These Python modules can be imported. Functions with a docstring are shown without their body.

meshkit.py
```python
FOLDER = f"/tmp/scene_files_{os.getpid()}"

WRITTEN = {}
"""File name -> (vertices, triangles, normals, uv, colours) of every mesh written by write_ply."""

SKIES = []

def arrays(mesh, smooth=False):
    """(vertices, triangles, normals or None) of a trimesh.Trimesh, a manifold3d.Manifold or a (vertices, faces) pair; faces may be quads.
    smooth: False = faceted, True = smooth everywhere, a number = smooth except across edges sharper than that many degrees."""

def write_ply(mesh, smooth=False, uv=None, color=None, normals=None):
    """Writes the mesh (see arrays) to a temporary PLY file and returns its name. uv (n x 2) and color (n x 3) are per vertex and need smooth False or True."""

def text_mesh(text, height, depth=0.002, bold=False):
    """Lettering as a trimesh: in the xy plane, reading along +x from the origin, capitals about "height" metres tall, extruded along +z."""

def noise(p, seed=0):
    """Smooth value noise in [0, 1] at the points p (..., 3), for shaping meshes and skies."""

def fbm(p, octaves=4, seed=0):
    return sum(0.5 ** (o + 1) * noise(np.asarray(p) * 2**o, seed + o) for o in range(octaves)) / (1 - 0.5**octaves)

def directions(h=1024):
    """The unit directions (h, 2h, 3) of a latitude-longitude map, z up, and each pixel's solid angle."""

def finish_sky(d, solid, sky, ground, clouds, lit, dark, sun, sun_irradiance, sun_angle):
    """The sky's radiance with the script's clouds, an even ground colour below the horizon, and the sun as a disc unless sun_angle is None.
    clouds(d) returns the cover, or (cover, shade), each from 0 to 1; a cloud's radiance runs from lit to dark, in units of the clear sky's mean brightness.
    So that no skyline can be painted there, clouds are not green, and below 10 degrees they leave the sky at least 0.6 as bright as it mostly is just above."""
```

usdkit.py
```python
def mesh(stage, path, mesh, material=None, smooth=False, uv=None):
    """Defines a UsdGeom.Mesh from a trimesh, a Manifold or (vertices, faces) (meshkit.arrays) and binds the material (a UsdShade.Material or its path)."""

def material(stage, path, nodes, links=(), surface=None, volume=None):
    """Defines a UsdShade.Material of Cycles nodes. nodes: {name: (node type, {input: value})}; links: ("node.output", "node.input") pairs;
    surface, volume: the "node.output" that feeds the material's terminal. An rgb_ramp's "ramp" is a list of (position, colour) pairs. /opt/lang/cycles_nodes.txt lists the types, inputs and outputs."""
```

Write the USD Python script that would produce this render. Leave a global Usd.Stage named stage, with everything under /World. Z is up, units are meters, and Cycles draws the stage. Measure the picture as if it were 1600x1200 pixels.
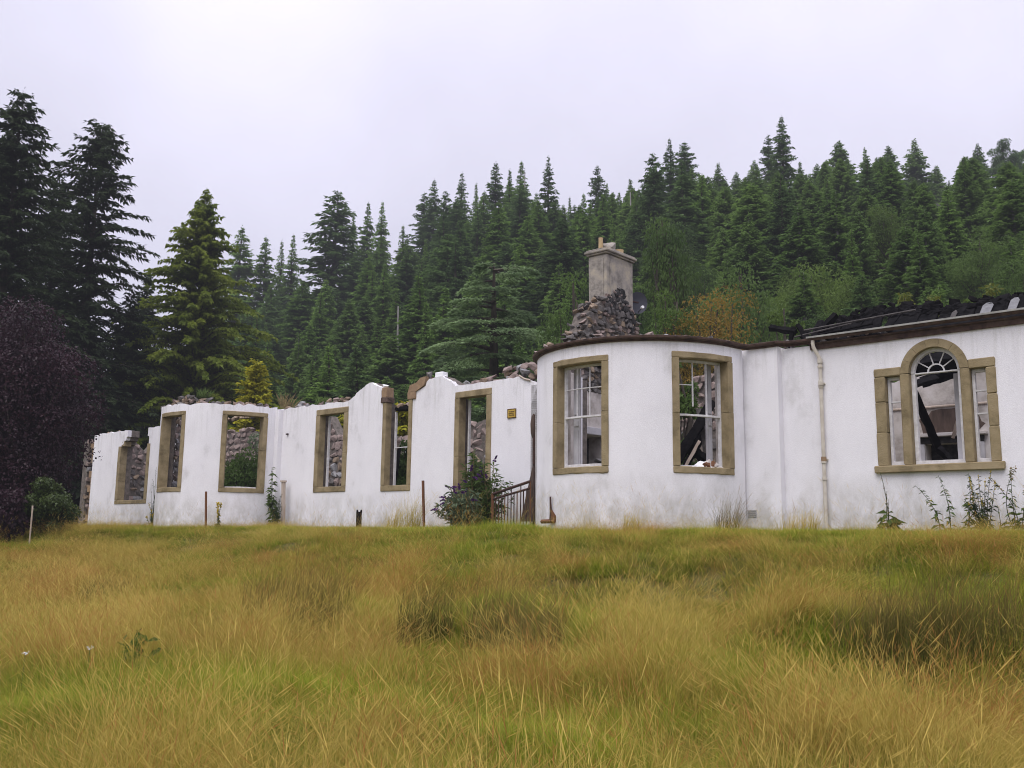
import math, random
import numpy as np, trimesh, usdkit, meshkit
from meshkit import noise, fbm
from shapely.geometry import Polygon, box as sbox
from pxr import Usd, UsdGeom, UsdLux, UsdShade, Gf, Sdf, Vt

stage = Usd.Stage.CreateInMemory()
UsdGeom.SetStageUpAxis(stage, "Z")
UsdGeom.SetStageMetersPerUnit(stage, 1.0)
UsdGeom.Xform.Define(stage, "/World")
UsdGeom.Scope.Define(stage, "/World/Looks")

# ------------------------------------------------------------------ camera, sky, sun, exposure
EXPOSURE = 1.22
SKY_STRENGTH = 0.10
CLOUD = (3.36, 3.24, 3.86)
SUN_INTENSITY = 0.26
SUN_ANGLE = 40.0
FPX = 1480.0                                     # focal length in pixels of a 1600 wide picture
_w = np.array([120.0, 9200.0, -FPX]); _w /= np.linalg.norm(_w)      # the vertical, in camera axes
_y = np.array([0, 0, -1.0]) - (-_w[2]) * _w; _y /= np.linalg.norm(_y)
_x = np.cross(_y, _w)
RC = np.array([_x, _y, _w])                      # world <- camera axes
cam = UsdGeom.Camera.Define(stage, "/World/camera")
M4 = np.eye(4); M4[0, :3], M4[1, :3], M4[2, :3] = RC[:, 0], RC[:, 1], RC[:, 2]
cam.AddTransformOp().Set(Gf.Matrix4d(*M4.ravel().tolist()))
cam.CreateHorizontalApertureAttr(36.0); cam.CreateVerticalApertureAttr(27.0)
cam.CreateFocalLengthAttr(36.0 * FPX / 1600.0)
cam.CreateClippingRangeAttr(Gf.Vec2f(0.1, 5000.0))
cam.CreateExposureAttr(EXPOSURE)

SUN_DIR = np.array([-0.30, -0.55, 1.15]); SUN_DIR /= np.linalg.norm(SUN_DIR)
elev, rot = math.asin(SUN_DIR[2]), math.atan2(SUN_DIR[0], SUN_DIR[1])
skymat = usdkit.material(stage, "/World/Looks/overcast_sky", {
    "sky": ("sky_texture", {"sky_type": "single_scattering", "sun_disc": False, "sun_elevation": elev, "sun_rotation": rot}),
    "tc": ("texture_coordinate", {}),
    "sep": ("separate_xyz", {}),
    "up": ("math", {"math_type": "maximum", "value2": 0.0}),
    "cie": ("math", {"math_type": "multiply_add", "value2": 1.25, "value3": 0.58}),
    "nz": ("noise_texture", {"scale": 2.2, "detail": 4.0, "roughness": 0.5}),
    "nr": ("map_range", {"from_min": 0.3, "from_max": 0.7, "to_min": 0.84, "to_max": 1.14}),
    "m1": ("math", {"math_type": "multiply"}),
    "cl": ("vector_math", {"math_type": "scale", "vector1": CLOUD}),
    "mx": ("mix_color", {"fac": 0.93}),
    "bg": ("background_shader", {"strength": SKY_STRENGTH}),
}, [("tc.generated", "sep.vector"), ("sep.z", "up.value1"), ("up.value", "cie.value1"), ("tc.generated", "nz.vector"),
    ("nz.fac", "nr.value"), ("cie.value", "m1.value1"), ("nr.result", "m1.value2"), ("m1.value", "cl.scale"),
    ("sky.color", "mx.a"), ("cl.vector", "mx.b"), ("mx.result", "bg.color")], surface="bg.background")
sky = UsdLux.DomeLight.Define(stage, "/World/sky")
UsdShade.MaterialBindingAPI.Apply(sky.GetPrim()).Bind(skymat)
sun = UsdLux.DistantLight.Define(stage, "/World/sun")
sun.CreateIntensityAttr(SUN_INTENSITY); sun.CreateAngleAttr(SUN_ANGLE); sun.CreateNormalizeAttr(True)
sun.CreateColorAttr(Gf.Vec3f(1.0, 0.97, 0.95))
_z = SUN_DIR; _xx = np.cross([0, 0, 1.0], _z); _xx /= np.linalg.norm(_xx); _yy = np.cross(_z, _xx)
MS = np.eye(4); MS[0, :3], MS[1, :3], MS[2, :3] = _xx, _yy, _z
sun.AddTransformOp().Set(Gf.Matrix4d(*MS.ravel().tolist()))

# ------------------------------------------------------------------ where things are
# The facade is a straight line in plan. (u, n, z): metres along it to the right, metres out of it towards the field, height above the eye.
O = np.array([0, 27.13, 0.0]); _L = math.hypot(1, 0.894)
T = np.array([1 / _L, -0.894 / _L, 0]); N = np.array([-0.894 / _L, -1 / _L, 0])
UP = np.array([0, 0, 1.0])

def W(u, n, z):
    u, n, z = np.broadcast_arrays(np.asarray(u, float), np.asarray(n, float), np.asarray(z, float))
    return O + u[..., None] * T + n[..., None] * N + z[..., None] * UP

def UN(P):
    q = np.asarray(P, float) - O
    return np.stack([q @ T, q @ N, q[..., 2]], -1)

def ray(px, py): return RC @ np.array([px - 800.0, 600.0 - py, -FPX])

def on_facade(px, py, n=0.0):
    d = ray(px, py); return UN(d * ((n + O @ N) / (d @ N)))

def project(P):
    c = np.asarray(P, float) @ RC
    return 800 + FPX * c[..., 0] / -c[..., 2], 600 - FPX * c[..., 1] / -c[..., 2]

def smooth(a, b, x):
    t = np.clip((np.asarray(x, float) - a) / (b - a), 0, 1); return t * t * (3 - 2 * t)

def ground_z(x, y):
    x, y = np.broadcast_arrays(np.asarray(x, float), np.asarray(y, float))
    q = UN(np.stack([x, y, 0 * x], -1)); u, n = q[..., 0], q[..., 1]
    z = np.interp(n, [-1e4, 0, 3.6, 4.4, 5.2, 6.2, 7.5, 9, 11, 13, 16, 60, 1e4], [0.10, 0.10, 0.09, 0.02, -0.12, -0.36, -0.66, -0.96, -1.24, -1.42, -1.54, -1.7, -1.7])
    p = np.stack([x, y, 0 * x], -1)
    bump = (fbm(p * 0.28, 3, 5) - 0.5) * 0.80 + (noise(p * 0.9, 9) - 0.5) * 0.26
    z = z + bump * smooth(3.0, 6.0, n) * smooth(60, 25, n)
    # the hollow in the bank, to the right
    z = z - 0.50 * np.exp(-((u - 10.0) / 2.6) ** 2 - ((n - 8.6) / 1.5) ** 2)
    # the wooded hill behind
    r = np.hypot(x, y); az = np.degrees(np.arctan2(x, y))
    slope = np.interp(az, [-35, -20, -14, -8, 0, 10, 30], [0.56, 0.60, 0.66, 0.70, 0.71, 0.67, 0.64])
    back = np.maximum(-n - 16.0, 0)
    rise = slope * (np.sqrt(back ** 2 + 64) - 8) * smooth(0, 14, back)
    rise = np.where(rise > 30, 30 + (1 - np.exp(-np.maximum(rise - 30, 0) / 14)) * 14, rise)
    z = z + rise + (fbm(p * 0.06, 3, 8) - 0.5) * 3.0 * smooth(5, 40, back)
    return z

def ground_at(px, py):
    """the point of the ground seen at a pixel of the photograph"""
    d = ray(px, py); d = d / np.hypot(d[0], d[1])
    k = np.linspace(4, 60, 5600); P = k[:, None] * d
    below = np.nonzero(P[:, 2] < ground_z(P[:, 0], P[:, 1]))[0]
    return P[below[0]] if len(below) else None

# ------------------------------------------------------------------ naming and defining
used = {}
def path_of(name, parent=None):
    base = (str(parent.GetPath()) if parent is not None else "/World") + "/" + name
    k = used.get(base, 0); used[base] = k + 1
    return base if k == 0 else f"{base}_{k:03d}"

def tag(p, label=None, cat=None, group=None, kind=None):
    p = p.GetPrim() if hasattr(p, "GetPrim") else p
    for k, v in (("label", label), ("category", cat), ("group", group), ("kind", kind)):
        if v: p.SetCustomDataByKey(k, v)
    return p

def thing(name, label, cat, loc=(0, 0, 0), group=None, rz=0.0, scale=None):
    x = UsdGeom.Xform.Define(stage, path_of(name))
    x.AddTranslateOp().Set(Gf.Vec3d(*map(float, loc)))
    if rz: x.AddRotateZOp().Set(float(rz))
    if scale is not None: x.AddScaleOp().Set(Gf.Vec3f(*map(float, scale)))
    return tag(x, label, cat, group)

def group_part(name, parent, label=None):
    x = UsdGeom.Xform.Define(stage, path_of(name, parent)); return tag(x, label)

def obj(name, mesh, mat, parent=None, smooth=False, label=None, uv=None, kind=None):
    m = usdkit.mesh(stage, path_of(name, parent), mesh, mat, smooth=smooth, uv=uv)
    m.CreateDoubleSidedAttr(True)
    return tag(m, label, kind=kind)

class MB:
    """collects triangles"""
    def __init__(s): s.v, s.f, s.k = [], [], 0
    def add(s, v, f):
        v, f = np.asarray(v, float), np.asarray(f, int)
        if f.shape[1] == 4: f = np.vstack([f[:, [0, 1, 2]], f[:, [0, 2, 3]]])
        s.v.append(v); s.f.append(f + s.k); s.k += len(v); return s
    def mesh(s): return np.vstack(s.v), np.vstack(s.f)
    def tris(s): return sum(len(f) for f in s.f)

def tube(pts, radii, sides=6, cap=True):
    p = np.asarray(pts, float); r = np.broadcast_to(np.asarray(radii, float), (len(p),))
    t = np.gradient(p, axis=0); t /= np.linalg.norm(t, axis=1, keepdims=True) + 1e-12
    ref = np.array([0, 0, 1.0]) if abs(t[:, 2]).mean() < 0.8 else np.array([1.0, 0.2, 0])
    a = np.cross(t, ref); a /= np.linalg.norm(a, axis=1, keepdims=True) + 1e-12
    b = np.cross(t, a); ang = np.arange(sides) * 2 * np.pi / sides
    v = p[:, None] + r[:, None, None] * (np.cos(ang)[None, :, None] * a[:, None] + np.sin(ang)[None, :, None] * b[:, None])
    i, j = np.meshgrid(np.arange(len(p) - 1), np.arange(sides), indexing="ij")
    q = np.stack([i * sides + j, i * sides + (j + 1) % sides, (i + 1) * sides + (j + 1) % sides, (i + 1) * sides + j], -1).reshape(-1, 4)
    v = v.reshape(-1, 3); f = np.vstack([q[:, [0, 1, 2]], q[:, [0, 2, 3]]])
    if cap:
        n = len(v); v = np.vstack([v, p[:1], p[-1:]]); k = np.arange(sides)
        f = np.vstack([f, np.stack([k, np.full(sides, n), (k + 1) % sides], 1),
                       np.stack([(len(p) - 1) * sides + (k + 1) % sides, np.full(sides, n + 1), (len(p) - 1) * sides + k], 1)])
    return v, f

# ------------------------------------------------------------------ materials
Lk = "/World/Looks/"
def mat_noise(name, c1, c2, scale=6.0, rough=0.85, bump=0.0, bump_scale=30.0, detail=5.0, spec=0.25, c3=None, stretch=None, bdist=0.02):
    """two or three colours mixed by noise, and fine relief"""
    stops = [(0.30, c1), (0.70, c2)] if c3 is None else [(0.28, c1), (0.5, c2), (0.72, c3)]
    nodes = {"g": ("geometry", {}), "mp": ("mapping", {"scale": stretch or (1, 1, 1)}),
             "n": ("noise_texture", {"scale": scale, "detail": detail, "roughness": 0.62}),
             "r": ("rgb_ramp", {"ramp": stops}), "p": ("principled_bsdf", {"roughness": rough, "specular_ior_level": spec})}
    links = [("g.position", "mp.vector"), ("mp.vector", "n.vector"), ("n.fac", "r.fac"), ("r.color", "p.base_color")]
    if bump:
        nodes["b"] = ("noise_texture", {"scale": bump_scale, "detail": 4.0}); nodes["bb"] = ("bump", {"strength": bump, "distance": bdist})
        links += [("mp.vector", "b.vector"), ("b.fac", "bb.height"), ("bb.normal", "p.normal")]
    return usdkit.material(stage, Lk + name, nodes, links, surface="p.BSDF")

def mat_leaf(name, dark, mid, light, trans=0.35, rough=0.75, clump=0.5, per_obj=0.25):
    """foliage: colour differs from leaf to leaf and from clump to clump; some light passes"""
    nodes = {"g": ("geometry", {}), "n": ("noise_texture", {"scale": clump, "detail": 3.0}),
             "o": ("object_info", {}),
             "a": ("math", {"math_type": "multiply_add", "value2": 0.5, "value3": 0.02}),
             "s": ("math", {"math_type": "multiply_add", "value2": 0.75}),
             "oo": ("math", {"math_type": "multiply_add", "value2": per_obj, "value3": -per_obj / 2 - 0.1}),
             "s2": ("math", {"math_type": "add"}),
             "r": ("rgb_ramp", {"ramp": [(0.1, dark), (0.5, mid), (0.92, light)]}),
             "p": ("principled_bsdf", {"roughness": rough, "specular_ior_level": 0.2}),
             "t": ("translucent_bsdf", {}), "m": ("mix_closure", {"fac": trans})}
    links = [("g.random_per_island", "a.value1"), ("g.position", "n.vector"), ("n.fac", "s.value1"), ("a.value", "s.value3"),
             ("o.random", "oo.value1"), ("s.value", "s2.value1"), ("oo.value", "s2.value2"), ("s2.value", "r.fac"),
             ("r.color", "p.base_color"), ("r.color", "t.color"), ("p.BSDF", "m.closure1"), ("t.BSDF", "m.closure2")]
    return usdkit.material(stage, Lk + name, nodes, links, surface="m.closure")

def mat_harl():
    """white roughcast: lime-white, streaked and grubby towards the ground"""
    nodes = {"g": ("geometry", {}), "sp": ("separate_xyz", {}),
             "st": ("mapping", {"scale": (1.0, 1.0, 0.6)}), "n1": ("noise_texture", {"scale": 1.3, "detail": 6.0, "roughness": 0.65}),
             "r1": ("rgb_ramp", {"ramp": [(0.24, (0.58, 0.565, 0.57)), (0.42, (0.76, 0.745, 0.77)), (0.55, (0.79, 0.775, 0.80)), (0.75, (0.82, 0.805, 0.83))]}),
             "low": ("map_range", {"from_min": 0.15, "from_max": 1.5, "to_min": 0.9, "to_max": 0.0, "clamp": True}),
             "n2": ("noise_texture", {"scale": 2.2, "detail": 7.0, "roughness": 0.7}),
             "n2r": ("map_range", {"from_min": 0.38, "from_max": 0.62, "to_min": 0.0, "to_max": 1.0, "clamp": True}),
             "dm": ("math", {"math_type": "multiply"}),
             "mx": ("mix_color", {"b": (0.37, 0.345, 0.29)}),
             "high": ("map_range", {"from_min": 3.1, "from_max": 4.5, "to_min": 0.0, "to_max": 0.55, "clamp": True}), "st3": ("mapping", {"scale": (2.6, 2.6, 0.16)}),
             "n3": ("noise_texture", {"scale": 3.0, "detail": 6.0, "roughness": 0.7}),
             "n3r": ("map_range", {"from_min": 0.50, "from_max": 0.74, "to_min": 0.0, "to_max": 1.0, "clamp": True}),
             "hm": ("math", {"math_type": "multiply"}), "mx2": ("mix_color", {"b": (0.40, 0.39, 0.35)}),
             "f": ("noise_texture", {"scale": 55.0, "detail": 3.0, "roughness": 0.6}),
             "fr": ("map_range", {"from_min": 0.3, "from_max": 0.7, "to_min": 0.88, "to_max": 1.06}),
             "fm": ("vector_math", {"math_type": "scale"}),
             "b": ("bump", {"strength": 0.5, "distance": 0.012}), "p": ("principled_bsdf", {"roughness": 0.95, "specular_ior_level": 0.1})}
    links = [("g.position", "st.vector"), ("g.position", "sp.vector"), ("st.vector", "n1.vector"), ("n1.fac", "r1.fac"), ("sp.z", "low.value"),
             ("st.vector", "n2.vector"), ("n2.fac", "n2r.value"), ("low.result", "dm.value1"), ("n2r.result", "dm.value2"), ("dm.value", "mx.fac"), ("r1.color", "mx.a"),
             ("sp.z", "high.value"), ("g.position", "st3.vector"), ("st3.vector", "n3.vector"), ("n3.fac", "n3r.value"), ("high.result", "hm.value1"), ("n3r.result", "hm.value2"), ("hm.value", "mx2.fac"), ("mx.result", "mx2.a"),
             ("g.position", "f.vector"), ("f.fac", "fr.value"), ("mx2.result", "fm.vector1"), ("fr.result", "fm.scale"), ("fm.vector", "p.base_color"),
             ("f.fac", "b.height"), ("b.normal", "p.normal")]
    return usdkit.material(stage, Lk + "white_roughcast", nodes, links, surface="p.BSDF")

HARL = mat_harl()
DRESSED = mat_noise("ochre_dressed_stone", (0.1415, 0.1099, 0.0593), (0.2581, 0.2035, 0.1146), 2.6, 0.9, 0.5, 40, c3=(0.3247, 0.2604, 0.1580))
RUSTSTONE = mat_noise("reddish_sill_stone", (0.20, 0.13, 0.08), (0.33, 0.23, 0.14), 4.0, 0.9, 0.35, 40)
RUB = [mat_noise(f"rubble_stone_{n}", a, b, 5.0, 0.92, 0.8, 14, c3=c, detail=8.0) for n, a, b, c in (
    ("pink", (0.11, 0.082, 0.074), (0.24, 0.185, 0.165), (0.34, 0.275, 0.25)), ("grey", (0.12, 0.12, 0.125), (0.25, 0.245, 0.25), (0.38, 0.37, 0.37)),
    ("brown", (0.11, 0.085, 0.06), (0.24, 0.18, 0.13), (0.34, 0.27, 0.20)), ("dark", (0.045, 0.042, 0.042), (0.12, 0.11, 0.105), (0.20, 0.18, 0.17)))]
MORTAR = mat_noise("old_lime_mortar", (0.08, 0.07, 0.06), (0.20, 0.17, 0.15), 6.0, 0.95, 0.6, 25)
PLASTER = mat_noise("stained_inner_plaster", (0.20, 0.175, 0.15), (0.46, 0.42, 0.39), 1.8, 0.95, 0.3, 20, c3=(0.56, 0.53, 0.51))
CHAR = mat_noise("charred_timber", (0.004, 0.004, 0.0045), (0.014, 0.013, 0.014), 7.0, 1.0, 0.7, 18, spec=0.04, stretch=(1, 1, 1))
CHARG = mat_noise("scorched_grey_timber", (0.03, 0.027, 0.026), (0.10, 0.09, 0.085), 7.0, 0.9, 0.6, 18)
FASCIA = mat_noise("weathered_brown_fascia", (0.025, 0.017, 0.014), (0.075, 0.045, 0.035), 5.0, 0.8, 0.4, 30, c3=(0.11, 0.075, 0.06))
GUTTER = mat_noise("grey_gutter", (0.22, 0.215, 0.20), (0.36, 0.355, 0.33), 5.0, 0.7, 0.2, 30)
CREAM = mat_noise("cream_downpipe_paint", (0.42, 0.37, 0.30), (0.62, 0.58, 0.51), 3.5, 0.6, 0.1, 30)
WHITEWOOD = mat_noise("flaking_white_paint", (0.48, 0.46, 0.45), (0.68, 0.67, 0.68), 9.0, 0.7, 0.2, 30)
SHUTTER = mat_noise("grey_white_shutter_paint", (0.34, 0.33, 0.345), (0.48, 0.47, 0.49), 2.5, 0.75, 0.15, 30)
CHIMST = mat_noise("lichened_sandstone", (0.1260, 0.1125, 0.0975), (0.3024, 0.2749, 0.2405), 3.2, 0.92, 0.7, 22, c3=(0.4284, 0.3707, 0.2730), detail=8.0)
SOOT = mat_noise("sooty_stone", (0.012, 0.012, 0.013), (0.06, 0.057, 0.055), 8.0, 0.9, 0.5, 25)
POT = mat_noise("buff_chimney_pot_clay", (0.34, 0.24, 0.12), (0.50, 0.38, 0.22), 6.0, 0.85, 0.2, 30)
RUST = mat_noise("rusty_iron", (0.07, 0.032, 0.018), (0.15, 0.068, 0.034), 14.0, 0.85, 0.4, 40, c3=(0.11, 0.05, 0.028))
DARKIRON = mat_noise("dark_rusted_iron", (0.025, 0.018, 0.016), (0.085, 0.04, 0.03), 12.0, 0.8, 0.3, 40)
PALEWOOD = mat_noise("bleached_wood", (0.34, 0.27, 0.21), (0.50, 0.42, 0.36), 8.0, 0.85, 0.3, 30, stretch=(1, 1, 0.2))
BOARD = mat_noise("old_brown_board", (0.05, 0.035, 0.028), (0.13, 0.09, 0.07), 7.0, 0.85, 0.4, 25, stretch=(1, 1, 0.25))
YELLOW = mat_noise("yellowed_sign_paint", (0.40, 0.26, 0.04), (0.52, 0.36, 0.07), 14.0, 0.6)
INK = mat_noise("sign_ink", (0.10, 0.06, 0.02), (0.14, 0.08, 0.03), 10.0, 0.7)
DISH = mat_noise("dark_grey_dish_paint", (0.03, 0.032, 0.045), (0.05, 0.052, 0.07), 5.0, 0.45, spec=0.5)
WHITE = mat_noise("plain_white", (0.74, 0.74, 0.75), (0.82, 0.82, 0.83), 6.0, 0.6)
BARK = mat_noise("conifer_bark", (0.03, 0.025, 0.02), (0.085, 0.07, 0.055), 5.0, 0.95, 0.5, 20, stretch=(1, 1, 0.3))
PALEBARK = mat_noise("dead_pale_bark", (0.17, 0.16, 0.145), (0.30, 0.285, 0.27), 4.0, 0.9, 0.4, 20, stretch=(1, 1, 0.3))
SOIL = mat_noise("grassy_soil", (0.035, 0.038, 0.014), (0.10, 0.095, 0.034), 1.4, 0.98, 0.5, 12, c3=(0.15, 0.12, 0.045))
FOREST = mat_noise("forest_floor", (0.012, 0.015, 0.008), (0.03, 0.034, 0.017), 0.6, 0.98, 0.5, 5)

L_SPRUCE = mat_leaf("spruce_needles", (0.0795, 0.1446, 0.0292), (0.1690, 0.2805, 0.0529), (0.2981, 0.4491, 0.0838), 0.4, 0.7, 0.35)
L_SPRUCE2 = mat_leaf("dark_fir_needles", (0.0464, 0.0840, 0.0264), (0.1056, 0.1772, 0.0494), (0.2067, 0.2991, 0.0791), 0.38, 0.7, 0.4)
L_FIR = mat_leaf("old_fir_needles", (0.0160, 0.0264, 0.0104), (0.0410, 0.0633, 0.0224), (0.0889, 0.1207, 0.0416), 0.3, 0.7, 0.4)
L_LARCH = mat_leaf("larch_needles", (0.0730, 0.1309, 0.0293), (0.1523, 0.2448, 0.0537), (0.2515, 0.3557, 0.0856), 0.45, 0.7, 0.3)
L_BROAD = mat_leaf("broad_leaves", (0.0366, 0.0705, 0.0144), (0.0917, 0.1516, 0.0287), (0.1681, 0.2401, 0.0494), 0.42, 0.6, 0.4)
L_BROAD2 = mat_leaf("yellow_green_leaves", (0.0466, 0.0802, 0.0128), (0.1115, 0.1741, 0.0287), (0.1937, 0.2638, 0.0494), 0.45, 0.6, 0.4)
L_CYP = mat_leaf("cypress_sprays", (0.0662, 0.1064, 0.0116), (0.2215, 0.2658, 0.0275), (0.4981, 0.4677, 0.0515), 0.42, 0.6, 0.55, 0)
L_GOLD = mat_leaf("golden_sprays", (0.2208, 0.2248, 0.0126), (0.4968, 0.4629, 0.0270), (0.7590, 0.6612, 0.0540), 0.3, 0.6, 1.6, 0)
L_CEDAR = mat_leaf("blue_green_cedar_needles", (0.0931, 0.1469, 0.0685), (0.3047, 0.4170, 0.1940), (0.6140, 0.7172, 0.3310), 0.4, 0.7, 0.6, 0)
L_BEECH = mat_leaf("copper_beech_leaves", (0.0111, 0.0046, 0.0075), (0.0378, 0.0139, 0.0215), (0.0889, 0.0339, 0.0479), 0.2, 0.45, 0.7, 0)
L_RHODO = mat_leaf("rhododendron_leaves", (0.018, 0.034, 0.008), (0.062, 0.088, 0.018), (0.14, 0.16, 0.036), 0.15, 0.4, 1.5, 0)
L_ORANGE = mat_leaf("turning_orange_leaves", (0.0990, 0.0872, 0.0156), (0.2970, 0.1744, 0.0306), (0.5198, 0.2790, 0.0523), 0.35, 0.6, 0.8, 0)
L_LIME = mat_leaf("lime_yellow_leaves", (0.07, 0.085, 0.014), (0.17, 0.19, 0.03), (0.30, 0.31, 0.06), 0.35, 0.6, 1.5, 0)
PALESLATE = mat_noise("pale_grey_slate", (0.13, 0.13, 0.135), (0.22, 0.22, 0.225), 9.0, 0.9, 0.4, 20)
L_WEED = mat_leaf("weed_leaves", (0.0480, 0.0780, 0.0216), (0.1200, 0.1800, 0.0480), (0.2280, 0.2880, 0.0900), 0.35, 0.6, 3.0, 0)
L_WEEDD = mat_leaf("dark_weed_leaves", (0.02, 0.034, 0.015), (0.055, 0.08, 0.03), (0.11, 0.14, 0.055), 0.25, 0.6, 3.0, 0)
L_SILVER = mat_leaf("silvery_buddleia_leaves", (0.0607, 0.0878, 0.0473), (0.1755, 0.2295, 0.1350), (0.4860, 0.5400, 0.4050), 0.25, 0.6, 5.0, 0)
L_PURPLE = mat_leaf("purple_flower_spikes", (0.0650, 0.0195, 0.1040), (0.1430, 0.0520, 0.2080), (0.2600, 0.1170, 0.3380), 0.2, 0.7, 4.0, 0)
L_DRYW = mat_leaf("dry_weed", (0.1440, 0.1120, 0.0560), (0.3200, 0.2480, 0.1200), (0.5280, 0.4160, 0.2240), 0.3, 0.7, 3.0, 0)
L_YFLOW = mat_leaf("yellow_petals", (0.40, 0.30, 0.02), (0.55, 0.42, 0.03), (0.6, 0.5, 0.06), 0.3, 0.6, 3.0, 0)

def mat_grass(name, base, mid, tip, var=0.35):
    """blades darker at the foot; the tone drifts over the field and from blade to blade (st = random, height)"""
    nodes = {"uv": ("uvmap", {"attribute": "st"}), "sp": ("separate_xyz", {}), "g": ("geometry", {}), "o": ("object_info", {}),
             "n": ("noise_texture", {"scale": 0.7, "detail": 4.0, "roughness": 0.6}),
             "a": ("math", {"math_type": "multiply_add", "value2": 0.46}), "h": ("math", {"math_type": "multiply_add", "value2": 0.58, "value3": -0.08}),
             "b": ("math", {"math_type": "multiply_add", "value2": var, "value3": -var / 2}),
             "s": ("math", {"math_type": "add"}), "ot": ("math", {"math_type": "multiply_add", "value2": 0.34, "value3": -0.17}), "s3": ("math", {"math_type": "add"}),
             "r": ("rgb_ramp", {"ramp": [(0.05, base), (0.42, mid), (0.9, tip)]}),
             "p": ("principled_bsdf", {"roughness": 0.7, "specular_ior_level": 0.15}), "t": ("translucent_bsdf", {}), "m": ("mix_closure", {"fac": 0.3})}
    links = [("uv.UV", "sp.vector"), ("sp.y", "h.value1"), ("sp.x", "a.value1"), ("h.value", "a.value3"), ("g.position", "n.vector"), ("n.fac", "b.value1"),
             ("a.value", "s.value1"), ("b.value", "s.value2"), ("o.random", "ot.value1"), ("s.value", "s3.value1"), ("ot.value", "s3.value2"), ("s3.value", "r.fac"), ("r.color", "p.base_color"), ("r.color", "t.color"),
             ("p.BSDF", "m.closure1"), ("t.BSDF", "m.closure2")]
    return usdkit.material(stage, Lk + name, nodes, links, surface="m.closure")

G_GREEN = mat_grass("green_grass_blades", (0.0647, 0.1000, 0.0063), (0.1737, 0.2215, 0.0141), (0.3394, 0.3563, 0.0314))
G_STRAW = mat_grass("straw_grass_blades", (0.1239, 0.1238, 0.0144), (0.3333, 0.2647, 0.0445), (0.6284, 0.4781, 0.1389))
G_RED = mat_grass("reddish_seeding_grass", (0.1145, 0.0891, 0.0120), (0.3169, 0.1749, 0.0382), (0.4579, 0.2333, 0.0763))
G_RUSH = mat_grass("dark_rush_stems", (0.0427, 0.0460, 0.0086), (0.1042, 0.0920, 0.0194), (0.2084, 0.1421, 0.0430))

# ------------------------------------------------------------------ the ground and the hill: one grid, cut in two along n = -21
def sheet(us, ns):
    U, V = np.meshgrid(us, ns, indexing="ij"); P = W(U, V, 0)
    P[..., 2] = ground_z(P[..., 0], P[..., 1])
    i, j = np.meshgrid(np.arange(len(us) - 1), np.arange(len(ns) - 1), indexing="ij"); k = i * len(ns) + j
    return P.reshape(-1, 3), np.stack([k, k + 1, k + len(ns) + 1, k + len(ns)], -1).reshape(-1, 4)[:, ::-1]
us = np.unique(np.concatenate([np.linspace(-320, -60, 20), np.linspace(-60, 45, 211), np.linspace(45, 320, 20)]))
tag(obj("ground", sheet(us, np.unique(np.concatenate([np.linspace(-21, -1, 11), np.linspace(-1, 22, 116), np.linspace(22, 60, 12), np.linspace(60, 240, 12)]))), SOIL, smooth=True), kind="structure")
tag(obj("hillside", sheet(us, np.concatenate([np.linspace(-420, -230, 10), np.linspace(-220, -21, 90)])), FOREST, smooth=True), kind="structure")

# ------------------------------------------------------------------ the ruined house
house = thing("ruined_house", "long white roughcast single-storey ruin with two round bows, burnt-out and roofless, on the grassy bank", "house", W(0, 0, 0))
HO = W(0, 0, 0)                                   # parts are placed relative to the house's own base
def H(v): return np.asarray(v, float) - HO

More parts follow.
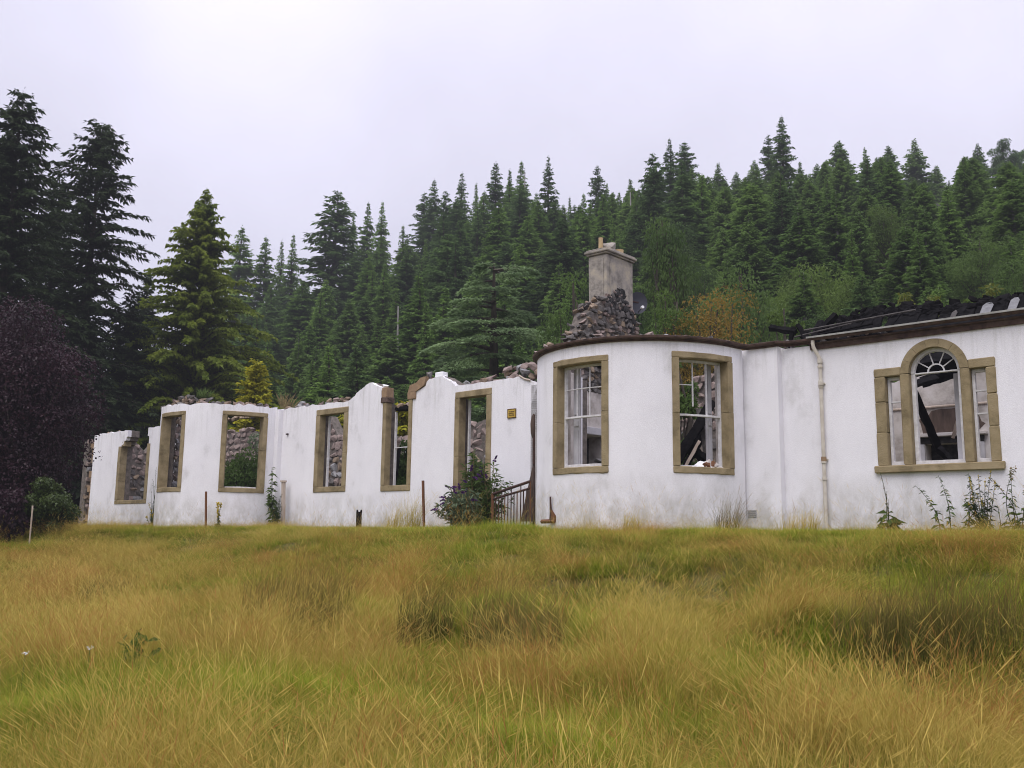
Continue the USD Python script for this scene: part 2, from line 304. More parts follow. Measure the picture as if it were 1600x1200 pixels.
class Flat:
    """(s, d, z) on the straight facade: s along it, d out of it"""
    def __init__(s, n=0.0): s.n = n
    def __call__(s, v): return H(W(v[:, 0], v[:, 1] + s.n, v[:, 2]))
    step = 1e9
class Bow:
    def __init__(s, u, n, r): s.u, s.n, s.r = u, n, r
    def __call__(s, v):
        a = v[:, 0] / s.r; rr = s.r + v[:, 1]
        return H(W(s.u + rr * np.sin(a), s.n + rr * np.cos(a), v[:, 2]))
    step = 0.14
class Cross:
    """a wall running back into the house at u = const: s is -n, d towards +u"""
    def __init__(s, u): s.u = u
    def __call__(s, v): return H(W(s.u + v[:, 1], -v[:, 0], v[:, 2]))
    step = 1e9
FLAT = Flat(); BOWR = Bow(4.82, 0.39, 2.70); BOWL = Bow(-14.2, 0.2, 2.68)

def block(fr, s0, s1, d0, d1, z0, z1, c=0.016, jit=0.0035, rng=None):
    """a squared stone or piece of joinery with chamfered arrises, bent along a bow if need be"""
    n = max(1, int(math.ceil((s1 - s0) / fr.step)))
    ss = np.linspace(s0, s1, n + 1)
    c = min(c, (d1 - d0) / 3, (z1 - z0) / 3, (s1 - s0) / 3)
    ring = np.array([[d0, z0], [d1 - c, z0], [d1, z0 + c], [d1, z1 - c], [d1 - c, z1], [d0, z1]])
    ins = np.array([[d0, z0 + c], [d1 - 2 * c, z0 + c], [d1 - c, z0 + 2 * c], [d1 - c, z1 - 2 * c], [d1 - 2 * c, z1 - c], [d0, z1 - c]])
    rows = [np.c_[np.full(6, s0), ins]] + [np.c_[np.full(6, s + (c if k == 0 else -c if k == n else 0)), ring] for k, s in enumerate(ss)] + [np.c_[np.full(6, s1), ins]]
    v = np.vstack(rows); m = len(rows); f = []
    for i in range(m - 1):
        for j in range(6):
            a, b = i * 6 + j, i * 6 + (j + 1) % 6
            f += [[a, b, b + 6], [a, b + 6, a + 6]]
    for j in range(1, 5): f += [[0, j + 1, j], [(m - 1) * 6, (m - 1) * 6 + j, (m - 1) * 6 + j + 1]]
    if jit: v = v + (rng or np.random.default_rng(int(abs(s0 * 97 + z0 * 31 + d1 * 11) * 1000) % 100000)).normal(0, jit, v.shape) * (np.array([1, 1, 1]) if fr.step > 1 else np.array([0.5, 1, 1]))
    return fr(v), np.array(f)

def grid_wall(fr, s0, s1, z0, top, holes, thick, step=0.16, amp=0.010, seed=1):
    """a wall bent along a bow: front, back, reveals of its openings, and an uneven top"""
    sb = set(np.linspace(s0, s1, int((s1 - s0) / step) + 1).round(4)); zb = set(np.linspace(z0, 4.2, 26).round(4))
    for a, b, c, d in holes: sb |= {round(a, 4), round(b, 4)}; zb |= {round(c, 4), round(d, 4)}
    sv = np.array(sorted(sb)); zv = np.array(sorted(zb))
    keep = lambda arr, hard: np.array([x for i, x in enumerate(arr) if x in hard or all(abs(x - h) > 0.05 for h in hard)])
    sv = keep(sv, {round(x, 4) for h in holes for x in h[:2]} | {sv[0], sv[-1]}); zv = keep(zv, {round(x, 4) for h in holes for x in h[2:]} | {zv[0], zv[-1]})
    ns, nz = len(sv), len(zv) + 1
    zz = np.tile(np.append(zv, 0), (ns, 1)); zz[:, -1] = [top(s) for s in sv]
    ss = np.repeat(sv[:, None], nz, 1)
    wob = (fbm(np.stack([ss * 1.3, zz * 1.3, 0 * ss + seed], -1), 3, seed) - 0.5) * 2 * amp
    front = np.stack([ss, wob, zz], -1).reshape(-1, 3); back = np.stack([ss, 0 * ss - thick, zz], -1).reshape(-1, 3)
    v = np.vstack([front, back]); off = ns * nz; f = []
    solid = np.ones((ns - 1, nz - 1), bool)
    for i in range(ns - 1):
        for j in range(nz - 1):
            ms, mz = (sv[i] + sv[i + 1]) / 2, (zv[j] + (zv[j + 1] if j + 1 < len(zv) else zv[j] + 0.2)) / 2
            if any(a < ms < b and c < mz < d for a, b, c, d in holes): solid[i, j] = False
    at = lambda i, j: i * nz + j
    for i in range(ns - 1):
        for j in range(nz - 1):
            if not solid[i, j]: continue
            f.append([at(i, j), at(i + 1, j), at(i + 1, j + 1), at(i, j + 1)])
            f.append([off + at(i, j), off + at(i, j + 1), off + at(i + 1, j + 1), off + at(i + 1, j)])
            for (di, dj, a, b) in ((-1, 0, at(i, j), at(i, j + 1)), (1, 0, at(i + 1, j), at(i + 1, j + 1)), (0, -1, at(i, j), at(i + 1, j)), (0, 1, at(i, j + 1), at(i + 1, j + 1))):
                ii, jj = i + di, j + dj
                if not (0 <= ii < ns - 1 and 0 <= jj < nz - 1) or not solid[ii, jj]: f.append([a, b, off + b, off + a])
    q = np.array(f)
    return fr(v), np.vstack([q[:, [0, 1, 2]], q[:, [0, 2, 3]]])

def flat_wall(fr, outline, holes, thick, d=0.0):
    """a straight wall cut from its outline in (s, z)"""
    p = Polygon(outline)
    for h in holes: p = p.difference(h)
    ms = []
    for g in getattr(p, "geoms", [p]):
        m = trimesh.creation.extrude_polygon(g, thick, engine="earcut")
        ms.append(m)
    m = trimesh.util.concatenate(ms); v = np.array(m.vertices)
    return fr(np.c_[v[:, 0], v[:, 2] - thick + d, v[:, 1]]), np.array(m.faces)

def ragged(pts, seed, amp=0.02, step=0.12):
    """a broken edge: the polyline with small steps and bites"""
    rg = np.random.default_rng(seed); out = []
    for (a, b), (c, d) in zip(pts[:-1], pts[1:]):
        k = max(1, int(math.hypot(c - a, d - b) / step))
        for i in range(k):
            t = i / k; j = amp if 0 < i else 0
            out.append((a + (c - a) * t + rg.uniform(-j, j) * 0.6, b + (d - b) * t + rg.uniform(-j, j)))
    out.append(pts[-1]); return out

# ---- walls
E_ = 0.010                                        # dressed stones bite this far into the wall
def hole(s0, s1, z0, z1): return sbox(s0 + E_, z0 + E_, s1 - E_, z1 - E_)

left_top = ragged([(-21.36, 4.50), (-17.0, 4.52), (-16.2, 4.52)], 3, 0.02)
left_wall = [(-26.5, -0.5)] + ragged([(-26.5, -0.5), (-26.5, 4.48)], 4, 0.0)[1:] + ragged([(-26.5, 4.48), (-25.0, 4.52), (-23.22, 4.50)], 5, 0.03)[1:] + \
    [(-23.22, 4.22), (-23.30, 4.20), (-23.34, 4.06), (-23.52, 4.03), (-23.54, 3.90), (-23.76, 3.84), (-23.78, 1.22), (-21.10, 1.22), (-21.10, 3.72), (-21.22, 3.75), (-21.24, 4.12), (-21.36, 4.14)] + left_top + [(-16.2, -0.5)]
obj("wall", flat_wall(FLAT, left_wall, [], 0.18), HARL, house, label="white wall of the far left end, its window lintel gone")
obj("wall_core", flat_wall(FLAT, left_wall, [], 0.38, d=-0.178), MORTAR, house)

pedL = ragged([(-7.50, 4.50), (-7.25, 4.62), (-6.99, 4.78), (-6.6, 4.97)], 6, 0.022, 0.08) + [(-6.40, 5.03), (-6.30, 5.03), (-6.18, 4.95), (-5.98, 4.88), (-5.86, 4.84), (-5.80, 4.72), (-5.78, 4.30), (-5.66, 4.28)]
pedR = [(-4.24, 4.28), (-4.10, 4.30), (-4.08, 4.52), (-3.98, 4.57), (-3.90, 4.56), (-3.80, 4.61), (-3.66, 4.66), (-3.64, 4.73), (-3.60, 4.80), (-3.50, 4.87), (-3.40, 4.86), (-3.18, 4.90), (-3.05, 4.88), (-2.92, 4.90), (-2.80, 4.82), (-2.72, 4.79), (-2.60, 4.72), (-2.50, 4.70), (-2.42, 4.61), (-2.38, 4.60), (-2.33, 4.52)]
mid_wall = [(-11.9, -0.5), (-11.9, 4.54)] + ragged([(-11.2, 4.53), (-9.3, 4.52), (-7.52, 4.50)], 7, 0.03) + pedL[1:] + [(-5.66, 1.40), (-4.24, 1.40)] + pedR + \
    ragged([(-2.30, 4.53), (-0.5, 4.54), (0.3, 4.55)], 8, 0.025) + [(0.50, 4.46), (0.8, 4.36), (1.0, 4.30), (2.3, 4.30), (2.3, -0.5)]
mid_holes = [hole(-9.25, -7.47, 1.42, 4.32), hole(-2.31, -0.79, 0.20, 4.33)]
obj("wall_core", flat_wall(FLAT, mid_wall, mid_holes, 0.38, d=-0.178), MORTAR, house)
obj("wall", flat_wall(FLAT, mid_wall, mid_holes, 0.18), HARL, house, label="white middle wall with broken raised shoulders either side of a gap")

ven = sbox(10.49, 1.56, 12.89, 3.66).union(Polygon([(11.72 + 0.665 * math.cos(a), 3.50 + 0.665 * math.sin(a)) for a in np.linspace(0, math.pi, 33)])).buffer(-E_, join_style=2)
obj("wall", flat_wall(FLAT, [(8.30, -0.5), (8.30, 4.36), (19.0, 4.36), (19.0, -0.5)], [ven], 0.55), HARL, house, label="white right-hand wall with the three-light window")
obj("wall", flat_wall(Flat(0.22), [(7.30, -0.5), (7.30, 4.405), (8.36, 4.405), (8.36, -0.5)], [], 0.5), HARL, house, label="white pier between the right bow and the right wall")
obj("wall", flat_wall(Flat(0.20), [(1.30, -0.5), (1.30, 4.358), (2.34, 4.358), (2.34, -0.5)], [], 0.5), HARL, house)
obj("wall", flat_wall(Flat(0.18), [(-11.75, -0.5), (-11.75, 4.50), (-11.28, 4.50), (-11.28, -0.5)], [], 0.5), HARL, house)

WR, WL = BOWR.r, BOWL.r
class BowIn(Bow): pass
def bow_hole(fr, a, half, z0, z1): return ((math.radians(a - half)) * fr.r + E_, math.radians(a + half) * fr.r - E_, z0 + E_, z1 - E_)
RW = [(-0.8, 17.4, 1.43, 4.12), (64.5, 17.4, 1.43, 4.17), (-64.5, 17.4, 1.43, 4.15)]
LW = [(1.4, 17.5, 1.42, 4.33), (66.5, 17.4, 1.42, 4.33), (-64.0, 17.4, 1.42, 4.33)]
obj("bow_wall", grid_wall(BOWR, -math.radians(92) * WR, math.radians(92) * WR, -0.5, lambda s: 4.405, [bow_hole(BOWR, *w) for w in RW], 0.2, seed=2), HARL, house, smooth=40, label="tall round white bow under the chimney, eaves still on")
rgL = np.random.default_rng(31)
obj("bow_wall", grid_wall(BOWL, -math.radians(92) * WL, math.radians(92) * WL, -0.5, lambda s: 4.58 + 0.05 * rgL.uniform(-1, 1), [bow_hole(BOWL, *w) for w in LW], 0.2, seed=3), HARL, house, smooth=40, label="round white bow at the left, roofless with rubble along its top")
BR2, BL2 = Bow(4.82, 0.39, WR - 0.203), Bow(-14.2, 0.2, WL - 0.203)
obj("bow_lining", grid_wall(BR2, -math.radians(90) * BR2.r, math.radians(90) * BR2.r, -0.5, lambda s: 4.35, [bow_hole(BR2, *w) for w in RW], 0.28, amp=0.0, seed=4), PLASTER, house)
obj("bow_lining", grid_wall(BL2, -math.radians(90) * BL2.r, math.radians(90) * BL2.r, -0.5, lambda s: 4.50, [bow_hole(BL2, *w) for w in LW], 0.28, amp=0.0, seed=5), MORTAR, house)

# ---- window surrounds of dressed stone, each stone a piece
rgs = np.random.default_rng(77)
def surround(fr, s0, s1, z0, z1, face=0.22, sill=0.19, lintel=0.20, proud=0.028, deep=0.30, lintel_on=True, joints=(2, 2), sill_mat=None, flared=0.0):
    w = group_part("window_surround", house)
    if sill: obj("sill", block(fr, s0, s1, -deep, proud, z0, z0 + sill - 0.003), sill_mat or DRESSED, w)
    zt = z1 - (lintel if lintel_on else 0)
    for side, k in ((0, joints[0]), (1, joints[1])):
        a, b = (s0, s0 + face) if side == 0 else (s1 - face, s1)
        cuts = [z0 + sill] + sorted(z0 + sill + (zt - z0 - sill) * (i + rgs.uniform(-0.12, 0.12)) / k for i in range(1, k)) + [zt]
        for c, d in zip(cuts[:-1], cuts[1:]):
            obj("jamb_stone", block(fr, a, b, -deep, proud + rgs.uniform(-0.003, 0.003), c + 0.0006, d - 0.0006, c=0.007), DRESSED, w)
    if lintel_on: obj("lintel", block(fr, s0, s1, -deep, proud, zt + 0.002, z1), DRESSED, w)
    return w

def bar(fr, s0, s1, d0, d1, z0, z1): return block(fr, s0, s1, d0, d1, z0, z1, c=0.004, jit=0.0008)

# left end window: jambs without a lintel
w1 = surround(FLAT, -23.98, -21.08, 1.20, 3.80, face=0.24, sill=0.17, lintel_on=False, joints=(3, 1), proud=0.02)
obj("broken_stone", block(FLAT, -23.72, -23.46, -0.32, 0.0, 3.80, 4.02), DRESSED, w1)
# quoins left of the end
w0 = group_part("quoins", house)
for k, z in enumerate(np.arange(0.1, 3.9, 0.34)):
    if k in (3, 8): continue
    obj("quoin", block(FLAT, -26.5 - (0.34 if k % 2 else 0.12) - rgs.uniform(0, .06), -26.49, -0.4, -0.02, z, z + 0.31), RUSTSTONE if k % 3 else RUB[2], w0)
for a, h, z0, z1 in LW[:2]: surround(BOWL, math.radians(a - h) * WL, math.radians(a + h) * WL, z0, z1, face=0.165, lintel=0.15, sill=0.165, sill_mat=None)
surround(FLAT, -9.25, -7.47, 1.42, 4.32, face=0.22, deep=0.24)
surround(FLAT, -2.31, -0.79, 0.20, 4.33, face=0.20, sill=0.12, deep=0.26)
w5 = surround(FLAT, -5.66, -4.24, 1.38, 4.28, deep=0.22, face=0.165, lintel_on=False, proud=0.03, joints=(1, 1))
obj("cap_stone", block(FLAT, -5.76, -5.46, -0.30, 0.05, 4.284, 4.46), BOARD, w5, label="dark moulded stone capping the left jamb")
obj("cap_stone", block(FLAT, -5.74, -5.50, -0.28, 0.03, 4.463, 4.80), RUSTSTONE, w5)
obj("cap_stone", block(FLAT, -4.46, -4.08, -0.30, 0.05, 4.284, 4.52), RUSTSTONE, w5)
obj("coping_stone", flat_wall(FLAT, [(-4.44, 4.523), (-4.06, 4.523), (-3.70, 4.68), (-3.60, 4.96), (-3.86, 4.94), (-4.05, 4.80), (-4.36, 4.74)], [], 0.33, d=0.045), RUSTSTONE, w5)
obj("charred_lintel", block(FLAT, -5.44, -4.46, -0.52, -0.28, 4.02, 4.16, c=0.03, jit=0.008, rng=rgs), CHAR, w5)
for a, h, z0, z1 in RW[:2]: surround(BOWR, math.radians(a - h) * WR, math.radians(a + h) * WR, z0, z1, face=0.165, lintel=0.145, sill=0.155, deep=0.26)

# the three-light window
vw = group_part("three_light_window", house, "three-light stone window with an arched middle and fanlight")
P_, D_ = 0.03, -0.24
obj("sill", block(FLAT, 10.42, 12.96, D_, 0.09, 1.42, 1.575), DRESSED, vw)
for a, b in ((10.48, 10.71), (12.71, 12.90)):
    for c, d in ((1.578, 2.28), (2.284, 2.93), (2.934, 3.47)): obj("jamb_stone", block(FLAT, a, b, D_, P_, c, d), DRESSED, vw)
for a, b in ((11.03, 11.215), (12.225, 12.41)): obj("mullion", block(FLAT, a, b, D_, P_ + 0.004, 1.578, 3.497), DRESSED, vw)
obj("side_lintel", block(FLAT, 10.48, 11.05, D_, P_ - 0.003, 3.473, 3.66), DRESSED, vw)
obj("side_lintel", block(FLAT, 12.39, 12.90, D_, P_ - 0.003, 3.473, 3.66), DRESSED, vw)
AC = (11.72, 3.50)
def arc_piece(r0, r1, a0, a1, d0, d1, k=6):
    an = np.linspace(a0, a1, k + 1); v, f = [], []
    for a in an:
        for r, d in ((r0, d0), (r1, d0), (r1, d1), (r0, d1)): v.append((AC[0] + r * math.cos(a), d, AC[1] + r * math.sin(a)))
    for i in range(k):
        for j in range(4):
            p, q = i * 4 + j, i * 4 + (j + 1) % 4; f.append([p, q, q + 4, p + 4])
    f += [[0, 1, 2, 3], [4 * k, 4 * k + 3, 4 * k + 2, 4 * k + 1]]
    return FLAT(np.array(v)), np.vstack([np.array(f)[:, [0, 1, 2]], np.array(f)[:, [0, 2, 3]]])
for i in range(7):
    a0, a1 = math.pi * i / 7, math.pi * (i + 1) / 7
    obj("arch_stone", arc_piece(0.505, 0.675, a0 + 0.004, a1 - 0.004, D_, P_ + rgs.uniform(0, .004)), DRESSED, vw)
fl = group_part("fanlight", vw)
obj("arched_frame", arc_piece(0.43, 0.503, 0.0, math.pi, -0.20, -0.10, 18), WHITEWOOD, fl)
obj("fan_hub", arc_piece(0.15, 0.175, 0.0, math.pi, -0.17, -0.13, 12), WHITEWOOD, fl)
for a in np.radians([34, 66, 106, 146]):
    p = np.array([[AC[0] + r * math.cos(a), -0.15, AC[1] + r * math.sin(a)] for r in (0.17, 0.45)])
    obj("fan_bar", tube(FLAT(p), 0.013, 5), WHITEWOOD, fl)
fm = group_part("sash_window", vw, "white centre frame, lower sash gone")
for a, b, c, d in ((11.22, 11.30, 1.66, 3.50), (12.15, 12.22, 1.66, 3.50), (11.30, 12.15, 3.475, 3.505), (11.22, 12.22, 1.578, 1.658)):
    obj("frame_rail", bar(FLAT, a, b, -0.21, -0.11, c, d), WHITEWOOD, fm)
for x0, x1, bars_ in ((10.72, 11.03, (2.93,)), (12.415, 12.70, (3.02, 2.56))):
    sw = group_part("sash_window", vw)
    for a, b, c, d in ((x0, x0 + 0.055, 1.578, 3.47), (x1 - 0.03, x1, 1.578, 3.47), (x0 + 0.055, x1 - 0.03, 1.578, 1.66), (x0 + 0.055, x1 - 0.03, 3.40, 3.47)):
        obj("frame_rail", bar(FLAT, a, b, -0.20, -0.11, c, d), WHITEWOOD, sw)
    for z in bars_: obj("glazing_bar", bar(FLAT, x0 + 0.055, x1 - 0.03, -0.18, -0.13, z - 0.015, z + 0.015), WHITEWOOD, sw)
obj("shutter", bar(FLAT, 11.92, 12.20, -0.62, -0.58, 1.62, 3.50), SHUTTER, vw, label="open grey-white shutter")

# sashes of the right bow
for wi, (a, h, z0, z1) in enumerate(RW[:2]):
    sw = group_part("sash_window", house, ("white sash, upper panes in three columns, lower sash gone", "white sash with most bars broken out")[wi])
    s0, s1 = math.radians(a - h) * WR + 0.165, math.radians(a + h) * WR - 0.165; zb, zt = z0 + 0.155, z1 - 0.145
    fz = 0.045; zm = 2.76
    for p, q, c, d in ((s0, s0 + fz, zb, zt), (s1 - fz, s1, zb, zt), (s0 + fz, s1 - fz, zt - 0.05, zt), (s0 + fz, s1 - fz, zb, zb + (0.075 if wi == 0 else 0.04)), (s0 + fz, s1 - fz, zm - 0.022, zm + 0.022)):
        obj("frame_rail", bar(BOWR, p, q, -0.28, -0.20, c, d), WHITEWOOD, sw)
    w_ = (s1 - s0 - 2 * fz) / 3
    for k in (1, 2):
        x = s0 + fz + k * w_; zl = zm if not (wi == 1 and k == 1) else zm + 0.18
        obj("glazing_bar", bar(BOWR, x - 0.011, x + 0.011, -0.26, -0.22, zl + 0.02, zt - 0.05), WHITEWOOD, sw)
    zc = (zm + zt) / 2 + 0.06
    for k in range(3 if wi == 0 else 1):
        obj("glazing_bar", bar(BOWR, s0 + fz + k * w_ + 0.013, s0 + fz + (k + 1) * w_ - 0.013, -0.255, -0.225, zc - 0.011, zc + 0.011), WHITEWOOD, sw)
    if wi == 1:
        pass
    # folding shutter in the inner reveal, with raised panels
    sh = group_part("shutter", house, "grey-white panelled shutter folded inside the opening")
    a_, b_ = (s0 + 0.03, s0 + 0.30) if wi == 0 else (s1 - 0.24, s1 - 0.03)
    obj("leaf", bar(BOWR, a_, b_, -0.50, -0.455, zb + 0.02, zt - 0.02), SHUTTER, sh)
    for c, d in ((zb + 0.08, zb + 0.9), (zb + 1.0, zm - 0.05), (zm + 0.1, zt - 0.14)):
        obj("panel", bar(BOWR, a_ + 0.05, b_ - 0.04, -0.452, -0.435, c, d), SHUTTER, sh)
# remnants of inner frames in the left openings
for s0, s1, z0, z1 in ((-9.0, -7.72, 1.61, 4.1), (-5.44, -4.46, 1.57, 4.0), (-2.07, -1.03, 0.35, 4.1)):
    obj("frame_post", bar(FLAT, s0, s0 + 0.05, -0.40, -0.32, z0, z1), WHITEWOOD if s0 > -6 or s0 < -8 else PALEWOOD, house)
obj("frame_rail", bar(FLAT, -9.0, -7.72, -0.40, -0.32, 1.555, 1.61), WHITEWOOD, house)
obj("frame_rail", bar(FLAT, -5.44, -4.46, -0.38, -0.34, 2.80, 2.83), WHITEWOOD, house)
obj("frame_rail", bar(BOWL, math.radians(66.5 - 17.4) * WL + .19, math.radians(66.5 + 17.4) * WL - .19, -0.38, -0.30, 1.55, 1.64), WHITEWOOD, house)

# ---- eaves: fascia and gutter following bow and walls
def eave_path(off, arc_only=False):
    a = np.radians(np.linspace(-97, 86, 40)); r = WR + off
    pts = [(BOWR.u + r * math.sin(t), BOWR.n + r * math.cos(t)) for t in a]
    return pts
def sweep(path, prof):
    """profile (out, z) carried along a path in plan; out is to the viewer's side"""
    p = np.array(path, float); t = np.gradient(p, axis=0); t /= np.linalg.norm(t, axis=1, keepdims=True); nn = np.c_[-t[:, 1], t[:, 0]]
    k = len(prof); v = np.array([[x + m[0] * o, y + m[1] * o, z] for (x, y), m in zip(p, nn) for o, z in prof]); f = []
    for i in range(len(p) - 1):
        for j in range(k):
            a, b = i * k + j, i * k + (j + 1) % k; f.append([a, b, b + k, a + k])
    f = np.array(f); caps = [[0, j + 1, j] for j in range(1, k - 1)] + [[(len(p) - 1) * k, (len(p) - 1) * k + j, (len(p) - 1) * k + j + 1] for j in range(1, k - 1)]
    return H(W(v[:, 0], v[:, 1], v[:, 2])), np.vstack([f[:, [0, 1, 2]], f[:, [0, 2, 3]], caps])
bowp = eave_path(0.0)
run = bowp + [(7.62, 0.25), (7.95, 0.225), (8.34, 0.222), (8.52, 0.04), (8.70, 0.005), (8.95, 0.0), (9.08, 0.0)]
straight = [(9.08 + 0.4 * k, 0.0) for k in range(25)]
FAS = [(0.0, 4.395), (0.03, 4.395), (0.035, 4.435), (0.09, 4.44), (0.118, 4.465), (0.125, 4.505), (0.10, 4.515), (0.0, 4.51)]
obj("eaves_board", sweep(run, FAS), FASCIA, house, smooth=35, label="dark brown moulded eaves running round the bow")
FAS2 = [(0.0, 4.25), (0.04, 4.25), (0.05, 4.36), (0.10, 4.375), (0.10, 4.40), (0.0, 4.40)]
obj("eaves_board", sweep(straight, FAS2), FASCIA, house, smooth=35)
def half_round(c, r): return [(c + r * math.cos(t), 4.50 + r * math.sin(t)) for t in np.linspace(math.pi, 2 * math.pi, 9)] + [(c + (r - .012) * math.cos(t), 4.50 + (r - .012) * math.sin(t)) for t in np.linspace(2 * math.pi, math.pi, 9)]
obj("gutter", sweep([(x, y) for x, y in straight], half_round(0.155, 0.068)), FASCIA, house, smooth=40, label="half-round gutter along the right wall")
obj("gutter_lip", sweep(straight, [(0.205, 4.485), (0.24, 4.488), (0.24, 4.525), (0.205, 4.528)]), GUTTER, house)

# ---- downpipe with its swan neck and collars
dp = group_part("downpipe", house, "cream painted downpipe with collars")
obj("pipe", tube(H(W([9.20, 9.20, 9.21, 9.30, 9.315, 9.315, 9.315], [0.155, 0.155, 0.15, 0.085, 0.075, 0.075, 0.075], [4.44, 4.36, 4.28, 4.06, 3.98, 2.0, 0.05])), 0.042, 10), CREAM, dp, smooth=40)
for z, h_ in ((4.02, 0.10), (3.86, 0.05), (3.52, 0.16), (3.42, 0.04), (1.82, 0.10), (1.72, 0.04), (1.36, 0.05)):
    obj("collar", tube(H(W([9.315, 9.315], [0.075, 0.075], [z, z - h_])), 0.058, 10), CREAM if h_ < .1 or z > 2 else RUSTSTONE, dp)
for z in (3.46, 1.76):
    obj("bracket", bar(FLAT, 9.24, 9.39, 0.0, 0.035, z - 0.02, z + 0.02), CREAM, dp)
# a vent grille low on the pier and small iron fixings
vg = group_part("vent_grille", house)
for k in range(4): obj("grille_bar", bar(Flat(0.22), 7.52, 7.74, 0.0, 0.014, 0.50 + k * 0.045, 0.53 + k * 0.045), GUTTER, vg)
obj("iron_bracket", bar(FLAT, -10.98, -10.88, 0.0, 0.06, 3.55, 3.60), DARKIRON, house)
# the ledge of slab on which the bottom of the windows has stained the wall is only wear: in the roughcast's colour

# ---- rubble: stones piled on the wall heads, the gable under the chimney, the back walls
def stone_mesh(rng, size, flat=0.7):
    p = rng.normal(0, 1, (13, 3)); p /= np.linalg.norm(p, axis=1, keepdims=True); p *= rng.uniform(0.75, 1.1, (13, 1))
    p = np.clip(p, -0.72, 0.72) / 0.72
    h = trimesh.convex.convex_hull(p * 0.5 * np.asarray(size) * np.array([1, 1, 1.0]))
    return np.array(h.vertices), np.array(h.faces)
def rotz(v, a):
    c, s = math.cos(a), math.sin(a); return v @ np.array([[c, s, 0], [-s, c, 0], [0, 0, 1.0]])
def tilt(v, rng, k=0.35):
    a, b = rng.normal(0, k, 2); ca, sa, cb, sb = math.cos(a), math.sin(a), math.cos(b), math.sin(b)
    return v @ np.array([[1, 0, 0], [0, ca, sa], [0, -sa, ca]]) @ np.array([[cb, 0, sb], [0, 1, 0], [-sb, 0, cb]])
count = {"n": 0}
def stones_on(parent, fr, s0, s1, d0, d1, z_of, size, seed, layers=2, mats=(0, 1, 2, 3), density=1.0, heap=None):
    """loose stones in a heap along a wall head"""
    rg = np.random.default_rng(seed); s = s0
    for lay in range(layers):
        s = s0 + rg.uniform(0, size)
        while s < s1:
            w = size * rg.uniform(0.55, 1.25); hgt = heap(s) if heap else 1.0
            if rg.uniform() < density * (1.0 if lay == 0 else min(1, hgt)) and (lay == 0 or hgt > 0.35 * lay):
                v, f = stone_mesh(rg, (w, size * rg.uniform(0.7, 1.1), size * rg.uniform(0.35, 0.7)))
                v = tilt(rotz(v, rg.uniform(0, 3)), rg)
                v = v + [s, rg.uniform(d0, d1), z_of(s) + size * (0.16 + 0.42 * lay)]
                obj("stone", (fr(v), f), RUB[mats[rg.integers(len(mats))]], parent); count["n"] += 1
            s += w * rg.uniform(0.75, 1.05)
wh = group_part("wall_head_rubble", house)
stones_on(wh, FLAT, -26.3, -23.3, -0.40, -0.12, lambda s: 4.48, 0.20, 11, 1, (2, 1), 0.8)
stones_on(wh, FLAT, -11.2, -7.6, -0.36, -0.08, lambda s: 4.50, 0.25, 12, 2, (0, 1, 2), 0.95, heap=lambda s: 0.25 + 0.4 * noise(np.array([s * 1.2, 0, 0])))
stones_on(wh, FLAT, -2.5, 0.8, -0.40, -0.10, lambda s: 4.52, 0.34, 13, 3, (0, 0, 2, 1), 0.97, heap=lambda s: np.interp(s, [-2.5, -1.6, -1.2, 0.8], [0.1, 0.15, 0.6, 1.1]))
stones_on(wh, FLAT, -5.5, -4.3, -0.5, -0.25, lambda s: 4.16, 0.27, 14, 1, (0, 2), 1.0)
stones_on(wh, FLAT, -16.6, -11.9, -0.6, -0.3, lambda s: 4.45, 0.3, 115, 1, (2, 3, 1), 0.8)
stones_on(wh, BOWL, math.radians(-70) * WL, math.radians(88) * WL, -0.42, -0.08, lambda s: 4.57, 0.28, 15, 3, (2, 3, 3, 2, 0), 0.98, heap=lambda s: 0.25 + 0.95 * math.exp(-((math.degrees(s / WL) - 12) / 17) ** 2))
stones_on(wh, BOWR, math.radians(-85) * WR, math.radians(-20) * WR, -0.42, -0.02, lambda s: 4.48, 0.27, 16, 2, (0, 3, 2, 0), 0.97, heap=lambda s: 0.6)
stones_on(wh, BOWR, math.radians(-30) * WR, math.radians(88) * WR, -0.30, -0.02, lambda s: 4.48, 0.22, 17, 2, (3, 1, 0, 3), 0.8, heap=lambda s: 0.6 * noise(np.array([s * 1.5, 3.0, 0])))
stones_on(wh, FLAT, 7.6, 9.6, -0.4, 0.0, lambda s: 4.44, 0.20, 18, 1, (0, 1, 3), 0.5)
obj("dark_stone", (lambda m: (FLAT(tilt(m[0], rgs) + [-3.62, -0.15, 5.03]), m[1]))(stone_mesh(np.random.default_rng(5), (0.27, 0.25, 0.25))), RUB[3], wh)
obj("white_block", block(FLAT, -3.32, -2.98, -0.30, -0.06, 4.90, 5.06, c=0.02), WHITE, wh, label="small white block on the right shoulder")
obj("white_block", (lambda m: (FLAT(m[0] + [-2.86, -0.14, 4.92]), m[1]))(stone_mesh(np.random.default_rng(6), (0.22, 0.1, 0.05))), WHITE, wh)
obj("white_block", (lambda m: (FLAT(m[0] + [-5.72, -0.14, 4.90]), m[1]))(stone_mesh(np.random.default_rng(7), (0.24, 0.14, 0.13))), WHITE, wh)
obj("lead_flashing", tube(FLAT(np.array([[0.30, 0.02, 4.58], [0.5, 0.02, 4.46], [0.72, 0.03, 4.40]])), 0.03, 5), PALEWOOD, wh)

